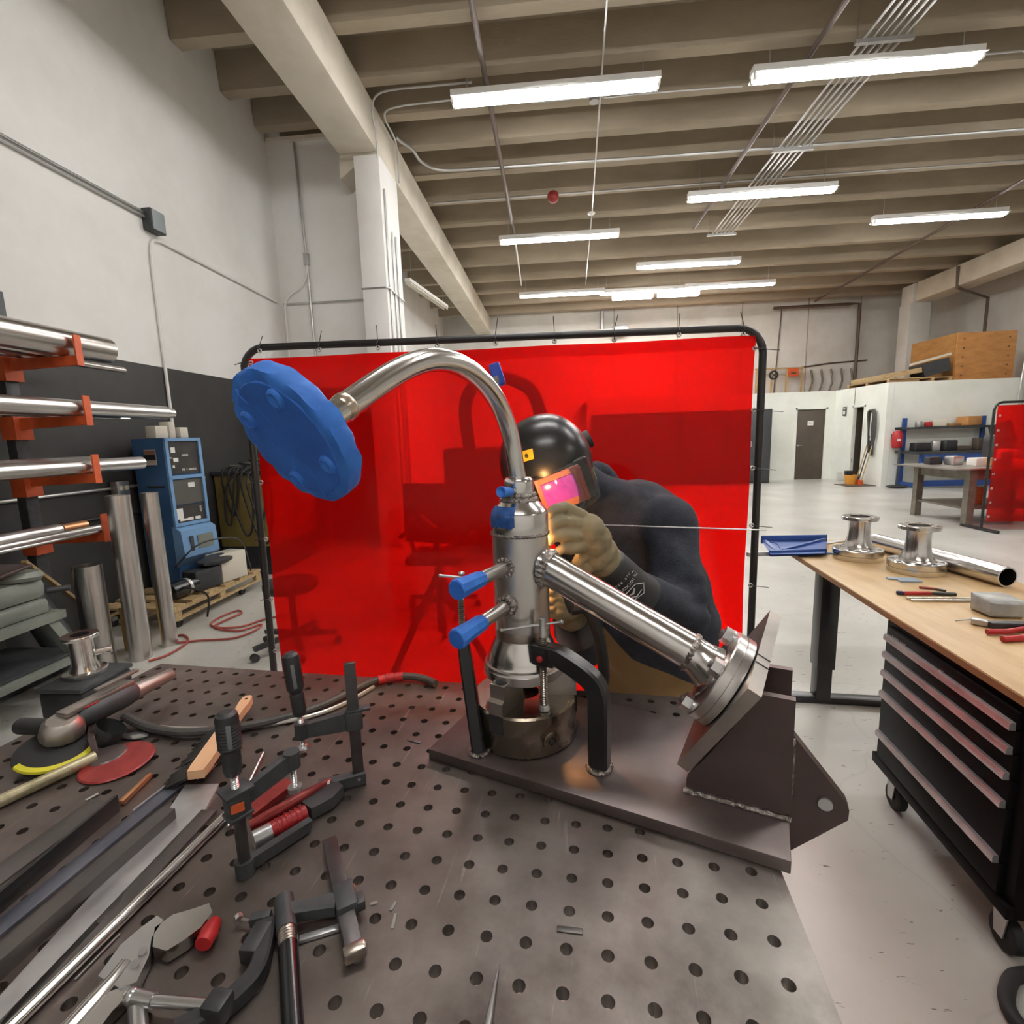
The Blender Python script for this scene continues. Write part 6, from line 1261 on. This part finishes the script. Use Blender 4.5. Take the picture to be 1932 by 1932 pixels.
# blue workbench against the office wall
bw = thing('blue_workbench', 'blue workbench with raised shelf against the white office wall', 'workbench', (9.3, 12.9, 0))
for x in (8.52, 10.3):
    P('rear_post', M().box((x, 13.1, .84), (.08, .06, 1.66)), K['blue'], bw); P('front_leg', M().box((x+.02, 12.45, .41), (.08, .08, .82)), K['blue'], bw); P('side_rail', M().box((x+.01, 12.78, .08), (.06, .7, .1)), K['blue'], bw)
P('worktop', M().box((9.4, 12.76, .85), (2.05, .75, .05)), K['dgrey'], bw); P('front_apron', M().box((9.4, 12.42, .74), (1.75, .04, .16)), K['blue'], bw)
P('upper_shelf', M().box((9.4, 12.98, 1.42), (1.9, .32, .05)), K['dgrey'], bw); P('lower_stretcher', M().box((9.4, 12.6, .12), (1.75, .06, .14)), K['blue'], bw)
for i, (x, y, z, s, mt, lb, nm) in enumerate([(8.75, 12.95, 1.446, (.12, .12, .14), 'galv', 'pale tool at the left of the blue bench upper shelf', 'tool'), (8.95, 12.95, 1.446, (.13, .13, .12), 'red', 'red canister on the blue bench upper shelf', 'canister'), (9.2, 12.98, 1.446, (.28, .2, .16), 'ivory', 'pale vise-like tool on the blue bench upper shelf', 'tool'),
        (9.5, 12.98, 1.446, (.3, .2, .07), 'card', 'flat tan parts on the blue bench upper shelf', 'part'), (9.9, 13.0, 1.446, (.45, .28, .22), 'ply', 'open cardboard carton on the blue bench upper shelf', 'carton'), (8.72, 12.8, .876, (.34, .25, .2), 'blk', 'black power tool at left on the blue bench worktop', 'tool'), (9.02, 12.75, .876, (.16, .16, .24), 'galv', 'silver bottle-like tool on the blue bench worktop', 'tool'),
        (9.3, 12.75, .876, (.34, .2, .24), 'blk', 'black cordless tool on the blue bench worktop', 'tool'), (9.65, 12.8, .876, (.3, .2, .1), 'brown', 'brown parts in the middle of the blue bench worktop', 'part'), (9.95, 12.75, .876, (.16, .16, .28), 'brown', 'brown and white bottle on the blue bench worktop', 'bottle'), (10.1, 12.98, .876, (.2, .18, .2), 'ivory', 'pale box at the right end of the blue bench worktop', 'box')]): junk('bench_'+nm, lb, nm, (x, y, z), s, mt, random.uniform(-20, 20))
bb_ = thing('task_monitor', 'tilted black panel standing at the right end of the blue bench', 'panel', (10.3, 12.65, .876)); P('panel', M().box((10.35, 12.62, 1.27), (.5, .05, .45), Matrix.Rotation(R(-18), 3, 'Y'), bev=.02), K['blk'], bb_); P('panel_stand', M().box((10.42, 12.66, .97), (.06, .05, .19)), K['blk'], bb_)
# extinguisher, hose reel, brooms
ex = thing('fire_extinguisher', 'red extinguisher-like canister hanging at the office wall corner', 'extinguisher', (8.3, 13.1, .9)); P('cylinder', M().lathe([(0, .95), (.09, .96), (.11, 1.0), (.11, 1.3), (.08, 1.36), (0, 1.38)], (8.33, 13.02, 0), UZ, 20), K['red'], ex); P('label_plate', M().box((8.3, 12.908, 1.15), (.08, .006, .06)), K['paper'], ex); P('valve', M().box((8.33, 13.02, 1.42), (.12, .05, .07)), K['blk'], ex); P('bracket', M().box((8.33, 13.145, 1.2), (.1, .05, .2)), K['dgrey'], ex)
bk = thing('stand_pole', 'thin grey pole on a dark foot below the red canister', 'stand', (8.3, 12.95, 0)); P('pole', M().cyl((8.3, 12.88, .02), (8.32, 12.88, .93), .025, n=10), K['dgrey'], bk); P('foot', M().ball((8.25, 12.78, .045), .2, (1.2, .8, .2), 14), K['blk'], bk)
ho = thing('hose_hank', 'grey hose hank hanging on the wall beside the open doorway', 'hose', (8.05, 13.6, 1.0)); P('hook', M().box((8.09, 13.6, 1.9), (.06, .04, .08)), K['galv'], ho)
for i in range(5): P('hose_loop', M().tube(cat([(8.07-.015*i, 13.6+.13-.02*i, 1.45), (8.06-.015*i, 13.6+.09, 1.83), (8.06-.015*i, 13.58, 1.9), (8.06-.015*i, 13.47, 1.8), (8.06-.012*i, 13.43+.02*i, 1.4), (8.06, 13.5, 1.05-.06*i), (8.06, 13.66, 1.1-.05*i)], 5, True), .02, 8, closed=True), K['cable'], ho)
for i, (y, mt, lb) in enumerate(((13.72, 'pine', 'wooden broom handle leaning left'), (13.62, 'blk', 'dark mop handle leaning in the middle'), (13.5, 'pine', 'pale broom handle leaning right'))):
    b_ = thing('broom', lb+' below the hose hank', 'broom', (7.9, y, 0), 0, 'brooms by the doorway'); P('broomstick', M().cyl((7.85, y, .12), (8.09, y-.02, 1.25), .014, n=8), K[mt], b_); P('broom_head', M().box((7.84, y, .07), (.07, .09, .14)), K['orange' if i else 'card'], b_)
mb = thing('mop_bucket', 'small orange bucket by the doorway', 'bucket', (7.72, 13.75, 0)); P('bucket_body', M().lathe([(0, .02), (.11, .02), (.14, .26), (.13, .26), (.1, .04), (0, .04)], (7.72, 13.75, 0), UZ, 18), mk('bucket_orange', S(216, 150, 60), .5), mb); P('wringer', M().box((7.72, 13.85, .3), (.16, .1, .12)), K['blk'], mb)
solo('floor_mat', 'dark mat on the floor below the brooms', 'mat', M().box((7.75, 13.6, .008), (.7, .6, .015)), K['brown'])
junk('wall_box', 'small white box standing at the foot of the far office wall', 'box', (7.98, 14.75, 0), (.1, .1, .25), 'wallgrey')
# on top of the office
cr = thing('plywood_crate', 'large plywood crate on top of the office block', 'crate', (10.7, 14.4, ZO)); ca, cb_, cz = V((10.0, 13.75, 0)), V((11.35, 13.75, 0)), 3.72
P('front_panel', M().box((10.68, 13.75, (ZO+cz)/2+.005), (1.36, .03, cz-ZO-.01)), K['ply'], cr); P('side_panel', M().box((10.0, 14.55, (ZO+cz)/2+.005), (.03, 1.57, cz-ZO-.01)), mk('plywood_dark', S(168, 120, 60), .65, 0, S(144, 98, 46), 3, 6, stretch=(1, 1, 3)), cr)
P('side_panel', M().box((11.36, 14.55, (ZO+cz)/2+.005), (.03, 1.57, cz-ZO-.01)), K['ply'], cr); P('top_panel', M().box((10.68, 14.55, cz-.015), (1.34, 1.57, .03)), K['ply'], cr)
for i in range(5):
    for x in (10.16, 11.2): P('nail_head', M().cyl((x, 13.733, ZO+.15+i*.22), (x, 13.727, ZO+.15+i*.22), .02, n=8), K['brown'], cr)
# pallet stack, panels and frames on the office roof
pt = thing('pallet', 'low wooden pallet of boards along the office roof edge', 'pallet', (8.6, 14.5, ZO))
for i in range(5): P('board', M().box((8.34+.14*i, 14.3, ZO+.1), (.12, 1.9, .025)), K['pine'], pt)
for y in (13.45, 14.3, 15.15): P('runner', M().box((8.62, y, ZO+.045), (.7, .09, .08)), K['pine'], pt)
p2 = thing('pallet', 'small wooden pallet between the panel stack and plywood crate', 'pallet', (9.4, 13.7, ZO))
for i in range(4): P('board', M().box((9.3, 13.5+.14*i, ZO+.1), (.95, .11, .02)), K['pine'], p2)
for x in (8.9, 9.3, 9.7): P('runner', M().box((x, 13.7, ZO+.045), (.06, .55, .09)), K['pine'], p2)
solo('leaning_timber', 'slanted tan timber panel lying on the roof pallet', 'timber', M().box((8.7, 14.3, ZO+.24), (.9, 1.4, .12), Matrix.Rotation(R(-9), 3, 'Y')), K['pine'])
solo('glass_panel', 'tilted dark sheet with pale edge leaning on the office roof', 'panel', M().box((9.52, 13.9, ZO+.36), (.62, .5, .32), Matrix.Rotation(R(-14), 3, 'Y')), K['dgrey'])
solo('pale_strip', 'pale strip lying along the tilted dark sheet', 'strip', M().box((9.4, 13.72, ZO+.57), (.95, .06, .05), Matrix.Rotation(R(-14), 3, 'Y')), K['ivory'])
fr = thing('wooden_frame', 'tan wooden frame with round and square signs on the office roof at the back wall', 'frame', (7.9, 18.4, ZO))
for x in (7.05, 7.55, 8.05, 8.55): P('upright', M().box((x, 18.5, ZO+.5), (.06, .05, 1.0)), K['pine'], fr)
P('top_rail', M().box((7.8, 18.5, ZO+1.02), (1.6, .05, .05)), K['pine'], fr); P('bottom_rail', M().box((7.8, 18.5, ZO+.025), (1.6, .05, .05)), K['pine'], fr)
sg_ = P('round_sign', M().lathe([(.1, 0), (.16, 0), (.16, .02), (.1, .02)], (7.6, 18.46, ZO+.8), (0, -1, 0), 20, closed=True), K['blk'], fr); P('sign_cross', M().bar((7.52, 18.44, ZO+.72), (7.68, 18.44, ZO+.88), .04, .01).bar((7.68, 18.44, ZO+.72), (7.52, 18.44, ZO+.88), .04, .01), K['blk'], sg_)
P('orange_sign', M().box((8.25, 18.45, ZO+.87), (.34, .02, .28)), K['orange'], fr); P('sign_bar', M().box((8.25, 18.435, ZO+.84), (.16, .01, .06)), K['brown'], fr)
for i in range(5): solo('hanging_strap', 'dark strap hanging on the far wall right of the wooden frame, %s from left' % ['first', 'second', 'third', 'fourth', 'fifth'][i], 'strap', M().tube(cat([(8.95+.33*i, 18.72, 3.5), (9.0+.33*i, 18.68, 3.1), (8.93+.33*i, 18.7, 2.75), (8.97+.33*i, 18.7, ZO+.01)], 5), .03, 6), K['olds'], 'straps on the far wall')
dt = thing('wall_heater', 'small pale heater box hanging on the far wall above the screen', 'heater', (2.1, 18.5, 4.6)); P('heater_body', M().box((2.35, 18.45, 5.05), (.5, .6, .3), bev=.02), K['galv'], dt); P('flue', M().cyl((1.75, 18.5, 5.1), (1.75, 18.5, 5.75), .06, n=12), K['galv'], dt); P('louver', M().box((1.95, 18.4, 5.05), (.8, .3, .1), bev=.02), K['white'], dt)
for i in range(4): solo('steel_pole', 'pale pole leaning on the office front at the right edge, %s' % ['first', 'second', 'third', 'fourth'][i], 'pole', M().cyl((10.75+.12*i, 12.9, .01), (11.1+.12*i, 13.13, 2.9), .025, n=8), K['galv'], 'poles at the right edge')
